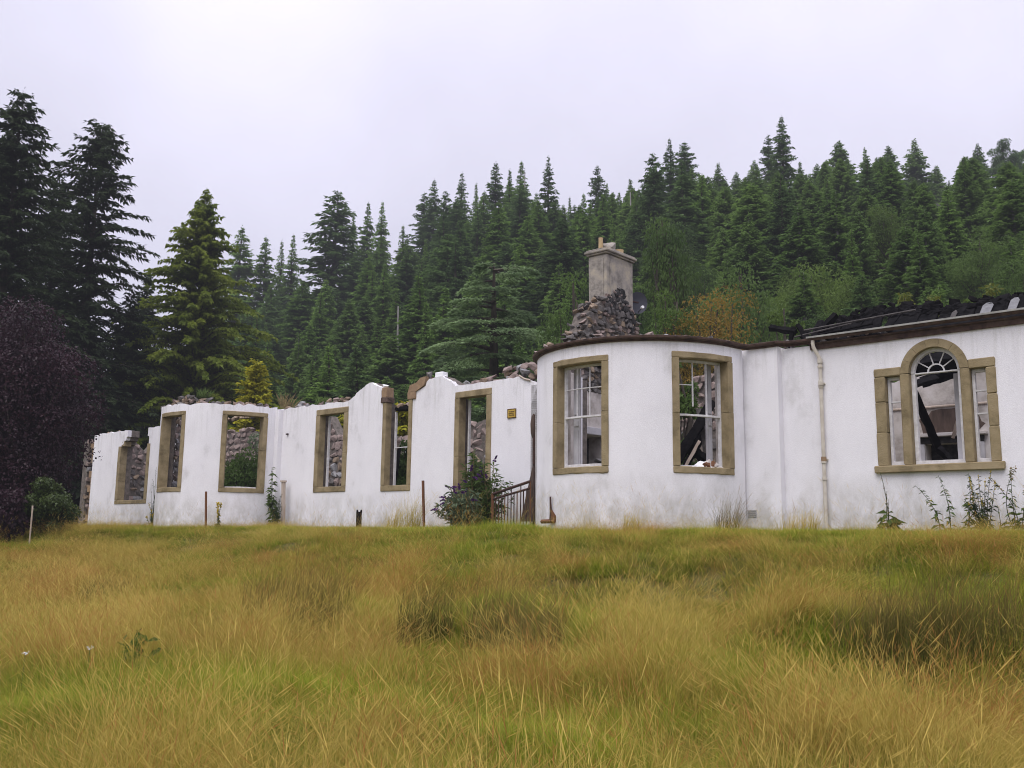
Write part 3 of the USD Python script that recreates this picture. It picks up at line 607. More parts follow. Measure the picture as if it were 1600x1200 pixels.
def rubble_wall(name, fr, s0, s1, z0, top, seed, course=0.24, thick=0.5, label=None, face_d=0.0, mats=(0, 1, 2, 3), order_from=None, limit=300, soot=None):
    """a back wall of random rubble: a mortar core with every stone standing a little proud of it"""
    rg = np.random.default_rng(seed); w = group_part(name, house, label)
    xs = np.linspace(s0, s1, max(4, int((s1 - s0) / 0.25)))
    core = [(s0, z0)] + [(x, top(x) - 0.10 + rg.uniform(-.05, .05)) for x in xs] + [(s1, z0)]
    obj("core", flat_wall(fr, core, [], thick, d=face_d), MORTAR, w)
    z = z0; rest = MB(); kept = 0
    while z < max(top(x) for x in xs):
        h = course * rg.uniform(0.7, 1.3); s = s0 + rg.uniform(-.1, .1)
        while s < s1:
            l = course * rg.uniform(0.8, 2.1)
            if z + h * 0.5 < top(min(s + l / 2, s1)):
                v, f = stone_mesh(rg, (l * 1.02, 0.22, h * 1.04)); v = tilt(v, rg, 0.10)
                v = v + [s + l / 2, face_d - 0.02 + rg.uniform(-0.03, 0.03), z + h / 2 + rg.uniform(-.02, .02)]
                if z > 1.2 and kept < limit: obj("stone", (fr(v), f), RUB[mats[rg.integers(len(mats))]], w); kept += 1
                else: rest.add(fr(v), f)
            s += l
        z += h
    if rest.f: obj("lower_stones", rest.mesh(), RUB[0], w, kind="stuff")
    return w
lin = lambda *p: (lambda s: float(np.interp(s, [a for a, _ in p], [b for _, b in p]) + 0.14 * (noise(np.array([s * 2.3, 1.7, 0])) - 0.5) * 2))
rubble_wall("end_gable", Cross(-27.0), 0.0, 7.0, 0.0, lin((0, 4.3), (1.2, 4.4), (2.2, 4.5), (2.9, 3.9), (3.4, 4.9), (5, 5.4), (7, 5.2)), 41, 0.27, label="rubble end gable seen through the broken left window", limit=130)
rubble_wall("back_wall", Flat(-6.5), -27.0, -5.0, 0.0, lin((-27, 5.2), (-23.4, 5.25), (-22.0, 5.2), (-17.2, 5.5), (-16.6, 4.7), (-16.0, 4.1), (-12.5, 4.25), (-11.5, 4.15), (-8, 4.3), (-5, 5.0)), 42, 0.30, label="rubble back wall behind the left openings", limit=300)
rubble_wall("back_wall", Flat(-6.5), -5.0, 4.4, 0.0, lin((-5, 5.0), (-2, 5.0), (1.9, 4.3), (2.2, 5.3), (4.4, 5.6)), 43, 0.28, label="rubble back wall behind the right bow", limit=160)
class Inner:
    """the inner face of a bow: s along the arc, d towards the bow's centre"""
    step = 0.2
    def __init__(s, b, r): s.b, s.r = b, r
    def __call__(s, v):
        a = v[:, 0] / s.r; rr = s.r - v[:, 1]
        return H(W(s.b.u + rr * np.sin(a), s.b.n + rr * np.cos(a), v[:, 2]))
rubble_wall("bow_inner_face", Inner(BOWL, WL - 0.5), math.radians(-88) * 2.18, math.radians(-48) * 2.18, 0.4, lambda s: 4.45 + 0.1 * math.sin(9 * s), 45, 0.26, 0.02, label="bare rubble inside of the left bow", limit=90, mats=(1, 3, 2, 0))
# the cross wall with the hearth, plastered below, and the gable that carries the chimney
gab = lin((-0.1, 4.2), (1.0, 4.9), (1.45, 5.9), (2.1, 6.8), (2.6, 7.2), (3.4, 7.7), (4.25, 7.2), (4.6, 6.6), (4.9, 5.2), (6.2, 4.6))
rubble_wall("chimney_gable", Cross(1.30), 0.0, 6.3, 4.25, gab, 44, 0.155, 0.62, label="stepped rubble gable left standing under the chimney", mats=(0, 3, 2, 3, 3), limit=290)
cg = [p for p in stage.GetPrimAtPath("/World/ruined_house").GetChildren() if p.GetName() == "chimney_gable"][0]
rg = np.random.default_rng(144)
for k in range(95):
    s = rg.uniform(0.2, 2.75) if k < 75 else rg.uniform(4.2, 5.2); l = rg.uniform(0.12, 0.27); v, f = stone_mesh(rg, (l, rg.uniform(.2, .36), l * rg.uniform(.4, .7))); v = tilt(rotz(v, rg.uniform(0, 3)), rg, .25)
    obj("top_stone", (Cross(1.30)(v + [s, rg.uniform(-0.60, 0.03), gab(s) - 0.02]), f), RUB[(0, 3, 2, 3, 3)[rg.integers(5)]], cg)
cw = group_part("hearth_wall", house, "stained plaster wall with a small white-framed hearth")
hearth = sbox(1.72, 0.6, 2.62, 2.95)
obj("plaster", flat_wall(Cross(1.30), [(0.0, 0.0), (0.0, 4.25), (6.3, 4.25), (6.3, 0.0)], [hearth], 0.60, d=0.04), PLASTER, cw)
obj("hearth_back", flat_wall(Cross(1.30), [(1.6, 0.4), (1.6, 3.1), (2.8, 3.1), (2.8, 0.4)], [], 0.06, d=-0.5), SOOT, cw)
for a, b, c, d in ((1.60, 1.72, 0.5, 2.98), (2.62, 2.76, 0.5, 2.98), (1.50, 2.86, 2.98, 3.20)): obj("hearth_surround", block(Cross(1.30), a, b, 0.04, 0.12, c, d), SHUTTER, cw)
for k in range(4):
    v, f = stone_mesh(np.random.default_rng(60 + k), (0.5, 0.25, 0.16)); obj("fallen_stone", (Cross(1.30)(v + [2.2 + .1 * k, 0.0, 1.75 + 0.16 * k]), f), RUB[1], cw)
# room behind the three-light window
rw_ = group_part("inner_wall", house, "plastered inner wall with a chimneypiece behind the three-light window")
fp = sbox(9.35, 0.0, 10.6, 2.62)
obj("plaster", flat_wall(Flat(-6.5), [(4.4, 0.0), (4.4, 4.45), (7.0, 4.55), (8.6, 4.4), (9.2, 4.62), (10.2, 4.35), (11.2, 4.6), (13.0, 4.5), (13.0, 0.0)], [fp], 0.5), PLASTER, rw_)
obj("hearth_back", flat_wall(Flat(-6.5), [(9.2, 0), (9.2, 2.8), (10.8, 2.8), (10.8, 0)], [], 0.06, d=-0.42), SOOT, rw_)
obj("mantel_shelf", block(Flat(-6.5), 9.0, 10.95, 0.0, 0.2, 2.80, 2.90), PLASTER, rw_)
obj("picture_rail", block(Flat(-6.5), 4.4, 13.0, 0.0, 0.04, 3.60, 3.66), PALEWOOD, rw_)
obj("chimneypiece", block(Flat(-6.5), 9.10, 9.34, 0.0, 0.08, 0.0, 2.62), SHUTTER, rw_)
obj("chimneypiece", block(Flat(-6.5), 10.61, 10.85, 0.0, 0.08, 0.0, 2.62), SHUTTER, rw_)
obj("chimneypiece", block(Flat(-6.5), 9.10, 10.85, 0.0, 0.06, 2.625, 2.795), SOOT, rw_)
obj("soot_patch", flat_wall(Flat(-6.5), ragged([(9.3, 2.91), (9.2, 3.3), (9.7, 3.55), (10.6, 3.5), (10.9, 3.1), (10.7, 2.91)], 9, 0.05), [], 0.003, d=0.004), BOARD, rw_)
obj("partition", flat_wall(Cross(8.2), [(0.55, 0), (0.55, 4.3), (3.2, 4.2), (6.4, 4.4), (6.4, 0)], [], 0.25), PLASTER, rw_)
obj("partition", flat_wall(Cross(14.5), [(0.55, 0), (0.55, 4.3), (6.4, 4.4), (6.4, 0)], [], 0.25), BOARD, rw_)

# ---- the chimney
ch = group_part("chimney", house, "square panelled sandstone chimney with a broken skirt of soot")
CU0, CU1, CN0, CN1 = 0.62, 1.32, -4.26, -2.84
def cblock(u0, u1, n0, n1, z0, z1, c=0.02): return block(FLAT, u0, u1, n0, n1, z0, z1, c)
obj("shaft", cblock(CU0, CU1, CN0, CN1, 6.9, 8.72, 0.03), CHIMST, ch)
obj("soot_band", cblock(CU0 - 0.012, CU1 + 0.012, CN0 - 0.012, CN1 + 0.012, 6.93, 7.14, 0.03), SOOT, ch)
pk = MB()
for z, o, h_ in ((8.722, 0.05, 0.06), (8.784, 0.10, 0.075), (8.861, 0.06, 0.05)):
    obj("cornice", cblock(CU0 - o, CU1 + o, CN0 - o, CN1 + o, z, z + h_, 0.018), CHIMST, ch)
for a, b, c, d in ((0.72, 1.20, 7.3, 8.58),): obj("panel", block(FLAT, a, b, CN1, CN1 + 0.02, c, d, 0.02), CHIMST, ch)
obj("panel", block(Cross(CU1), 3.02, 4.08, 0.0, 0.02, 7.3, 8.5, 0.02), CHIMST, ch)
for k in range(16):
    rg = np.random.default_rng(300 + k); t = k / 15; x = np.interp(t, [0, 0.55, 1], [2.86, 3.55, 4.24]); z = np.interp(t, [0, 0.55, 1], [7.15, 7.75, 6.85])
    v, f = stone_mesh(rg, (0.3, 0.16, 0.26)); obj("scorched_stone", (Cross(1.32)(v + [x, 0.0, z - 0.06]), f), (SOOT if k % 4 else RUB[3]), ch)
    v, f = stone_mesh(rg, (0.3, 0.18, 0.26)); obj("scorched_stone", (Cross(1.32)(v + [x * 0.9 + .35, 0.0, z - 0.32]), f), (SOOT if k % 2 else RUB[3]), ch)
pot = lambda u, n, z, h_, r, mat: obj("chimney_pot", tube(H(W([u] * 4, [n] * 4, [z, z + 0.05, z + h_ - 0.05, z + h_])), [r * 1.15, r, r * 0.92, r], 10), mat, ch, smooth=40)
pot(0.95, -3.05, 8.91, 0.42, 0.075, POT); pot(0.97, -4.0, 8.91, 0.24, 0.16, POT)
v, f = stone_mesh(np.random.default_rng(8), (0.46, 0.46, 0.40)); obj("broken_pot", (FLAT(v + [1.0, -3.45, 9.06]), f), CHIMST, ch)

# ---- what the fire left of the roof at the right
rf = group_part("burnt_roof", house, "charred roof boards with a ragged top edge")
rgr = np.random.default_rng(91)
top_at = lambda u: np.interp(u, [8.3, 8.8, 9.4, 9.8, 10.5, 11.2, 12.2, 13.4, 19], [4.75, 4.95, 5.10, 5.25, 5.30, 5.18, 5.02, 5.12, 5.2])
u = 8.95
while u < 18.5:
    w = rgr.uniform(0.10, 0.24); zt = top_at(u) + rgr.uniform(-0.10, 0.05) + (rgr.uniform(-0.12, 0.14) if u < 11.2 else 0)
    nt = -0.25 - (zt - 4.5) * 1.25
    lean = rgr.uniform(-.09, .09) if u > 11 else rgr.uniform(-0.26, 0.22)
    c = np.array([[u, -0.10, 4.42], [u + w, -0.10, 4.42], [u + w + lean, nt, zt + rgr.uniform(-.03, .03)], [u + lean, nt, zt + rgr.uniform(-.03, .03)]])
    th = np.array([0, 0.028, 0.022])
    v = np.vstack([c - th, c + th]); f = [[0, 1, 2, 3], [4, 7, 6, 5], [0, 4, 5, 1], [1, 5, 6, 2], [2, 6, 7, 3], [3, 7, 4, 0]]
    f = np.array(f); obj("roof_board", (FLAT(v), np.vstack([f[:, [0, 1, 2]], f[:, [0, 2, 3]]])), CHAR, rf)
    u += w * rgr.uniform(0.9, 1.04)
for (p, q, r, m) in (((8.75, -0.30, 4.80), (11.3, -0.38, 4.93), 0.025, CHARG), ((8.6, -0.22, 4.66), (9.9, -0.34, 4.82), 0.022, CHARG), ((9.2, -0.15, 4.62), (10.4, -0.3, 4.74), 0.03, CHAR)):
    obj("batten", tube(FLAT(np.array([p, q])), r, 5), m, rf)
for (p, q, r) in (((7.95, -0.35, 4.98), (8.62, -0.30, 4.80), 0.085), ((8.42, -0.25, 4.42), (8.55, -0.32, 4.92), 0.07), ((8.95, -0.2, 4.45), (8.62, -0.35, 4.95), 0.07), ((8.6, -0.2, 4.5), (9.3, -0.25, 4.62), 0.08), ((9.0, -0.25, 4.55), (9.5, -0.5, 5.12), 0.09)):
    a, b = np.array(p), np.array(q); k = np.linspace(0, 1, 5)[:, None]; pts = a + (b - a) * k + rgr.normal(0, 0.012, (5, 3))
    obj("charred_rafter", tube(FLAT(pts), r * rgr.uniform(0.8, 1.1, 5), 4), CHAR, rf)
for a, b, z in ((12.60, 12.80, 4.92), (13.12, 13.28, 4.96), (12.02, 12.12, 4.84)):
    q = Polygon([(a, 4.56), (b, 4.56), (b + .01, z - .08), (b - .04, z), (a + .05, z), (a, z - .06)]); m = trimesh.creation.extrude_polygon(q, 0.02, engine="earcut"); v = np.array(m.vertices)
    obj("pale_slate", (FLAT(np.c_[v[:, 0], v[:, 2] - 0.06 - (v[:, 1] - 4.46) * 1.25, v[:, 1]]), np.array(m.faces)), (PALESLATE if a > 12.2 else CHARG), rf)
for k in range(26):
    x = rgr.uniform(8.5, 11.0); v, f = stone_mesh(rgr, (0.16, 0.12, 0.09)); obj("debris", (FLAT(tilt(v, rgr) + [x, rgr.uniform(-.15, 0.02), 4.50]), f), (CHAR, CHAR, RUB[0], CHARG)[rgr.integers(4)], rf)
for k in range(30):
    a = math.radians(rgr.uniform(-70, 85)) * WR; v, f = stone_mesh(rgr, (0.24, 0.18, 0.07)); obj("slate", (BOWR(tilt(v, rgr, .25) + [a, rgr.uniform(-.35, -0.02), 4.51]), f), (CHAR, RUB[3], RUB[0])[rgr.integers(3)], rf)
for k in range(130):
    x = rgr.uniform(8.7, 11.6) if k < 70 else rgr.uniform(11, 14.5); zt = top_at(x) + rgr.uniform(-0.35, 0.05); v, f = stone_mesh(rgr, (rgr.uniform(.12, .34), 0.10, rgr.uniform(.07, .2))); obj("charred_fragment", (FLAT(tilt(v, rgr, .5) + [x, -0.22 - (zt - 4.5) * 1.2, zt]), f), CHAR, rf)
# ---- fallen timbers inside (each a thing that could be dragged away)
def beam(pts, r, mat, name, label, cat="beam", sides=4, seed=1, group=None):
    rg = np.random.default_rng(seed); a, b = np.array(pts[0], float), np.array(pts[1], float)
    k = np.linspace(0, 1, 9)[:, None]; p = a + (b - a) * k + rg.normal(0, r * 0.06, (9, 3)); base = W(*a)
    t = thing(name, label, cat, base, group)
    obj("timber", (lambda m: (m[0] - base, m[1]))(tube(W(p[:, 0], p[:, 1], p[:, 2]), r * rg.uniform(0.85, 1.1, 9), sides)), mat, t)
    return t

# ------------------------------------------------------------------ the damp air: name haze
HAZE = usdkit.material(stage, Lk + "damp_air", {"v": ("principled_volume", {"color": (0.88, 0.90, 0.95), "density": 0.00038, "anisotropy": 0.2})}, [], volume="v.volume")
hz = trimesh.creation.box((700, 720, 96)); hz.invert(); hv = np.array(hz.vertices); hv = W(hv[:, 0], hv[:, 1] - 90, hv[:, 2] + 48 - 3.2)
obj("haze", (hv, np.array(hz.faces)), HAZE, kind="stuff")

def at_y(px, py, y):
    d = ray(px, py); return d * (y / d[1])
def beam_px(a, b, r, mat, name, label, sides=4, seed=1, cat="beam", group=None):
    p, q = UN(at_y(*a)), UN(at_y(*b)); return beam((p, q), r, mat, name, label, cat, sides, seed, group)
beam_px((1058, 722, 22.4), (1112, 630, 23.2), 0.16, CHAR, "fallen_beam", "thick charred beam leaning up to the right behind the bow's right-hand window", seed=1)
beam_px((1072, 730, 22.9), (1106, 660, 23.4), 0.10, CHAR, "fallen_beam", "thinner charred beam crossing under the thick one in the bow's right-hand window", seed=2)
beam_px((1092, 640, 23.2), (1110, 735, 22.6), 0.09, CHARG, "fallen_beam", "grey scorched plank slanting down to the right in the bow's right-hand window", seed=3)
beam_px((1066, 738, 22.0), (1092, 690, 22.6), 0.05, PALEWOOD, "fallen_lath", "pale broken lath leaning among the charred beams in the bow window", seed=4, cat="lath")
beam_px((1076, 700, 22.7), (1110, 722, 22.5), 0.13, CHAR, "fallen_beam", "short charred beam end lying across the foot of the bow's right-hand window", seed=5)
beam_px((1427, 610, 22.2), (1466, 700, 23.0), 0.11, CHAR, "fallen_beam", "charred beam slanting down across the arched middle light", seed=6)
beam_px((1424, 602, 22.0), (1462, 590, 24.0), 0.10, CHAR, "fallen_beam", "charred beam end poking in at the upper left of the arched light", seed=7)
beam_px((1440, 597, 25.0), (1510, 578, 24.5), 0.16, CHAR, "fallen_rafter", "burnt rafter sagging across the top of the inner wall behind the fanlight", seed=8, cat="rafter")
beam_px((1425, 575, 24.6), (1520, 555, 24.2), 0.28, CHAR, "fallen_rafter", "broad burnt rafter behind the radiating bars of the fanlight", seed=18, cat="rafter")
beam_px((1466, 700, 22.6), (1500, 735, 22.4), 0.10, CHAR, "fallen_beam", "charred beam end lying low at the right of the arched light", seed=9)
beam_px((1489, 684, 20.9), (1497, 655, 20.7), 0.05, PALEWOOD, "broken_post", "pale broken stub of wood sticking up at the right of the arched light", seed=10, cat="stub")
beam_px((915, 566, 23.8), (945, 572, 23.6), 0.08, CHAR, "fallen_beam", "charred beam end under the lintel of the bow's left-hand window", seed=11)
beam_px((615, 765, 32.0), (624, 700, 32.6), 0.07, CHAR, "burnt_post", "dark burnt post standing inside the gap between the raised shoulders", seed=12, cat="post")
beam_px((731, 760, 30.6), (733, 655, 30.6), 0.04, PALEWOOD, "inner_post", "thin pale post inside the tall doorway behind the buddleia", seed=13, cat="post")

# crumpled debris on the sill of the right bow window
rg = np.random.default_rng(21)
for k, (px, py, y, s, m, lab) in enumerate(((1117, 728, 21.45, (0.34, 0.3, 0.26), PLASTER, "grey crumpled bundle at the right end of the bow window sill"), (1098, 729, 21.3, (0.36, 0.26, 0.24), WHITE, "torn white and rust-brown plastic debris on the middle of the bow window sill"),
                                             (1072, 734, 21.25, (0.42, 0.2, 0.12), WHITE, "low heap of white plaster at the left end of the bow window sill"))):
    P = at_y(px, py, y); t = thing("debris_heap", lab, "debris", P)
    for j in range(5):
        v, f = stone_mesh(rg, np.array(s) * rg.uniform(0.5, 0.9)); v = tilt(v, rg, .5) + rg.normal(0, 0.3, 3) * np.array(s) * [1, 0.5, 0.5]
        obj("piece", (v, f), m if j != 3 else RUST, t)

# ---- small things along the foot of the wall
def stick(name, label, cat, px0, py0, px1, py1, n, r, mat, sides=5, extra=None):
    """an upright: foot and top picked on the upright plane n metres in front of the wall"""
    a, b = on_facade(px0, py0, n), on_facade(px1, py1, n)
    base = W(*a); base[2] = min(base[2], float(ground_z(base[0], base[1]))) - 0.05
    t = thing(name, label, cat, base); top = W(*b) - base
    k = np.linspace(0, 1, 5)[:, None]; p = top * k
    obj("shaft", tube(p, r, sides), mat, t)
    return t, base, top
stick("rusty_stake", "rusty iron stake standing in front of the left bow", "stake", 322, 822, 322, 768, 3.5, 0.035, RUST, 4)
stick("rusty_stake", "rusty iron stake beside the buddleia, below the right shoulder", "stake", 663, 818, 661, 751, 1.6, 0.04, RUST, 4)
t, b_, top = stick("wooden_post", "bleached square wooden post against the wall right of the left bow", "post", 443, 815, 443, 752, 0.25, 0.075, PALEWOOD, 4)
v, f = trimesh.creation.box((0.2, 0.16, 0.06)).vertices, trimesh.creation.box((0.2, 0.16, 0.06)).faces
obj("cap", (np.array(v) + top, f), PALEWOOD, t)
t, b_, top = stick("wooden_stake", "thin wooden stake leaning at the far left in front of the rhododendron", "stake", 47, 836, 51, 790, 7.0, 0.028, PALEWOOD, 5)
t, b_, top = stick("charred_stump", "short charred post stump with a notched top by the middle wall", "stump", 561, 815, 561, 800, 0.9, 0.10, CHAR, 6)
for dx in (-0.05, 0.06): obj("splinter", tube(np.array([top + [dx, 0, -0.02], top + [dx * 1.2, 0, 0.07]]), [0.04, 0.02], 4), CHAR, t)
# tall iron post against the left edge of the right bow, and the board that leans on it
a, b = on_facade(834, 818, 1.15), on_facade(834, 648, 1.15); base = W(*a); base[2] = -0.05
t = thing("iron_post", "tall thin rusty iron post with paddle-shaped head beside the right bow", "post", base); top = W(*b) - base
obj("rod", tube(np.array([[0, 0, 0], top * 0.5, top]), 0.035, 6), DARKIRON, t)
obj("head", tube(top + np.array([[0, 0, -0.62], [-0.02, 0, -0.5], [-0.03, 0, -0.25], [-0.01, 0, -0.05], [0, 0, 0.02]]), [0.035, 0.055, 0.062, 0.048, 0.02], 8), BOARD, t)
P = [on_facade(*q, 1.3) for q in ((814, 815), (833, 815), (833.5, 728), (832, 734))]
base = W(*P[0]); q = np.array([W(*p) for p in P]) - base; th = N * 0.03
t = thing("leaning_board", "dark triangular board leaning against the iron post beside the right bow", "board", base)
m = trimesh.convex.convex_hull(np.vstack([q - th, q + th])); obj("board", (np.array(m.vertices), np.array(m.faces)), BOARD, t)
# sloping iron handrail
A, B = on_facade(768, 812, 1.55), on_facade(830, 812, 1.55); ta, tb = on_facade(770, 772, 1.55), on_facade(829, 752, 1.55)
la, lb = on_facade(770, 780, 1.55), on_facade(828, 763, 1.55); base = W(*A); base[2] = -0.05
t = thing("handrail", "dark rusted iron handrail sloping down from the right bow to the buddleia", "railing", base)
Wp = lambda p: W(*p) - base
obj("top_rail", tube(np.array([Wp(ta), Wp(tb)]), 0.038, 6), DARKIRON, t); obj("lower_rail", tube(np.array([Wp(la), Wp(lb)]), 0.03, 6), DARKIRON, t)
for k, s in enumerate(np.linspace(0.0, 1.0, 13)):
    hi = (ta if k % 3 == 0 else la); hj = (tb if k % 3 == 0 else lb); p = np.array(hi) * (1 - s) + np.array(hj) * s; q = np.array([p[0], p[1], 0.0])
    obj("baluster", tube(np.array([Wp(q), Wp(p)]), 0.042 if k == 0 else 0.016, 5), DARKIRON if k % 4 else RUST, t)
# rusty iron scrap at the foot of the bow
a = on_facade(853, 815, 3.0); base = W(*a); base[2] = -0.05
t = thing("iron_scrap", "L-shaped rusty iron scrap with an upright spike at the foot of the right bow", "scrap iron", base)
fb = lambda px, py: W(*on_facade(px, py, 3.0)) - base
obj("plate", tube(np.array([fb(846, 815), fb(867, 814)]), 0.05, 4), RUST, t)
obj("spike", tube(np.array([fb(861, 816), fb(861, 800), fb(860, 776)]), [0.05, 0.03, 0.022], 5), DARKIRON, t)
m = trimesh.convex.convex_hull(np.vstack([np.array([fb(861, 795), fb(868, 806), fb(868, 815), fb(860, 815)]) + s * N * 0.02 for s in (-1, 1)])); obj("bracket", (np.array(m.vertices), np.array(m.faces)), RUST, t)
# yellow notice on the wall
P = on_facade(800, 646); base = W(P[0], 0.0, P[2])
t = thing("notice", "small yellow rectangular notice with worn dark lettering on the middle wall", "sign", base)
nb = lambda s0, s1, d0, d1, z0, z1: (block(FLAT, P[0] + s0, P[0] + s1, d0, d1, P[2] + z0, P[2] + z1, 0.004)[0] + HO - base, block(FLAT, 0, 1, 0, 1, 0, 1)[1])
obj("plate", nb(-0.15, 0.15, 0.005, 0.022, -0.115, 0.115), YELLOW, t)
for a, b, c, d in ((-0.165, 0.165, 0.115, 0.135), (-0.165, 0.165, -0.135, -0.115), (-0.165, -0.15, -0.115, 0.115), (0.15, 0.165, -0.115, 0.115)): obj("rim", nb(a, b, 0.002, 0.03, c, d), INK, t)
for k, (a, b, z) in enumerate(((-0.10, 0.10, 0.05), (-0.11, 0.07, 0.0), (-0.10, 0.09, -0.05))):
    x = a
    while x < b:
        w = 0.018 + 0.014 * ((k * 7 + int(x * 100)) % 3); obj("faded_stroke", nb(x, min(x + w, b + .01), 0.0225, 0.0245, z - 0.011, z + 0.011), INK, t); x += w + 0.012
# satellite dish behind the chimney
base = W(1.05, -4.40, 7.55)
t = thing("satellite_dish", "dark grey satellite dish fixed behind the right side of the chimney", "dish", base)
rr, k_ = np.linspace(0, 0.33, 7), 20; v, f = [], []
ax = np.array(-base / np.linalg.norm(base) + 0.55 * T + [0, 0, 0.12]); ax /= np.linalg.norm(ax); e1 = np.cross(ax, UP); e1 /= np.linalg.norm(e1); e2 = np.cross(e1, ax)
cen = -0.42 * N + 0.10 * T
for r in rr:
    for j in range(k_):
        an = 2 * math.pi * j / k_; v.append(cen + e1 * r * math.cos(an) + e2 * r * 1.1 * math.sin(an) + ax * (r * r * 0.55 - .1))
for i in range(6):
    for j in range(k_): a, b = i * k_ + j, i * k_ + (j + 1) % k_; f.append([a, b, b + k_, a + k_])
obj("reflector", (np.array(v), np.vstack([np.array(f)[:, [0, 1, 2]], np.array(f)[:, [0, 2, 3]]])), DISH, t, smooth=40)
obj("arm", tube(np.array([cen - e2 * .32, cen - e2 * .22 + ax * .38]), 0.015, 5), DISH, t)
obj("receiver", tube(np.array([cen - e2 * .22 + ax * .34, cen - e2 * .2 + ax * .44]), 0.05, 8), WHITE, t)
obj("mount", tube(np.array([cen, 0.05 * N]), 0.03, 5), DARKIRON, t)

# ------------------------------------------------------------------ foliage builders
def unit(v): return v / (np.linalg.norm(v, axis=-1, keepdims=True) + 1e-12)
def kites(b, d, side, L, wd, droop=0.0):
    """leaf or spray kites: foot b, direction d, width along side; the outer half droops"""
    L, wd = np.asarray(L, float).reshape(-1, 1), np.asarray(wd, float).reshape(-1, 1)
    mid = b + d * L * 0.45; tip = b + d * L - UP * L * droop
    v = np.stack([b, mid + side * wd / 2, tip, mid - side * wd / 2], 1).reshape(-1, 3)
    k = np.arange(len(b)) * 4
    return v, np.vstack([np.stack([k, k + 1, k + 2], 1), np.stack([k, k + 2, k + 3], 1)])

def conifer(h, r, seed, bare=0.08, gap=0.45, per=6, spray=0.5, width=0.3, up=0.25, droop=0.35, shape=0.85, hang=0.3, rag=0.25, top_blunt=0.0, dens=1.0, flat=0.25):
    """whorls of branches, each carrying sprays; returns (trunk, crown)"""
    rg = np.random.default_rng(seed); crown, wood = MB(), MB()
    k = np.linspace(0, 1, 8)[:, None]; bend = rg.normal(0, 0.004 * h, (8, 3)) * [1, 1, 0]; bend[0] = 0
    tp = np.array([0, 0, h * 0.985]) * k + bend * k; tr = 0.0165 * h * (1 - k[:, 0]) ** 0.9 + 0.012
    wood.add(*tube(tp, tr, 6))
    z = bare * h; bs, ds, ss, Ls, Ws = [], [], [], [], []
    while z < h * 0.985:
        t = (z / h - bare) / (1 - bare); prof = (1 - t) ** shape
        if top_blunt: prof = max(prof, top_blunt * min(1, (1 - t) * 6))
        a0 = rg.uniform(0, 7)
        for j in range(per):
            if rg.uniform() > dens: continue
            a = a0 + j * 2 * math.pi / per + rg.normal(0, 0.25); L = r * prof * rg.uniform(1 - rag * 1.6, 1 + rag * 0.6) + 0.05
            if L < 0.1: continue
            o = np.array([math.cos(a), math.sin(a), 0]); sd = np.array([-o[1], o[0], 0])
            uu = up + 0.5 * t ** 2; n = max(2, int(L / (spray * 0.30)))
            s = (np.arange(n) + rg.uniform(0, 1, n) * 0.9) / n; s = 0.10 + 0.90 * s
            zb = z + rg.uniform(-0.5, 0.5) * gap; c = np.array([0, 0, zb]) + o * (s * L)[:, None] + UP * (L * (uu * s - droop * s ** 2))[:, None]
            if L > 0.8: wood.add(*tube(np.array([[0, 0, zb], [0, 0, zb] + o * L * .5 + UP * L * (uu * .5 - droop * .25), [0, 0, zb] + o * L * .95 + UP * L * (uu * .95 - droop * .9)]), [0.012 * L + .008, 0.008 * L + .006, 0.005], 3, False))
            for sg in (-1, 1, 0):
                d = o * rg.uniform(0.35, 0.9, n)[:, None] + sd * sg * rg.uniform(0.5, 1.1, n)[:, None] + UP * rg.uniform(-hang - 0.25, 0.2 - hang * .5, n)[:, None]
                if sg == 0: d = o * 0.5 + UP * rg.uniform(-hang * 2 - .1, .25, n)[:, None] + sd * rg.normal(0, .3, n)[:, None]
                d = unit(d); sid = unit(np.cross(d, UP + rg.normal(0, flat + 0.3, (n, 3))))
                bs.append(c + rg.normal(0, 0.03 * spray, (n, 3))); ds.append(d); ss.append(sid)
                Ls.append(spray * rg.uniform(0.6, 1.25, n) * (0.36 + 0.64 * min(1, L / (spray * 2.2)))); Ws.append(width * rg.uniform(0.6, 1.2, n) * (0.5 + 0.5 * min(1, L / (spray * 2.2))))
        z += gap * rg.uniform(0.7, 1.3) * (0.55 + 0.45 * (1 - t))
    # leader
    n = 9; zz = np.linspace(h * 0.93, h * 0.992, n); aa = rg.uniform(0, 7, n)
    bs.append(np.stack([0 * zz, 0 * zz, zz], 1)); ds.append(unit(np.stack([0.4 * np.cos(aa), 0.4 * np.sin(aa), 0 * aa + 0.8], 1))); ss.append(unit(np.stack([-np.sin(aa), np.cos(aa), 0 * aa], 1))); Ls.append(np.linspace(spray * .8, spray * .5, n)); Ws.append(np.full(n, width * .28))
    crown.add(*kites(np.vstack(bs), np.vstack(ds), np.vstack(ss), np.concatenate(Ls), np.concatenate(Ws), 0.12))
    return wood.mesh(), crown.mesh()

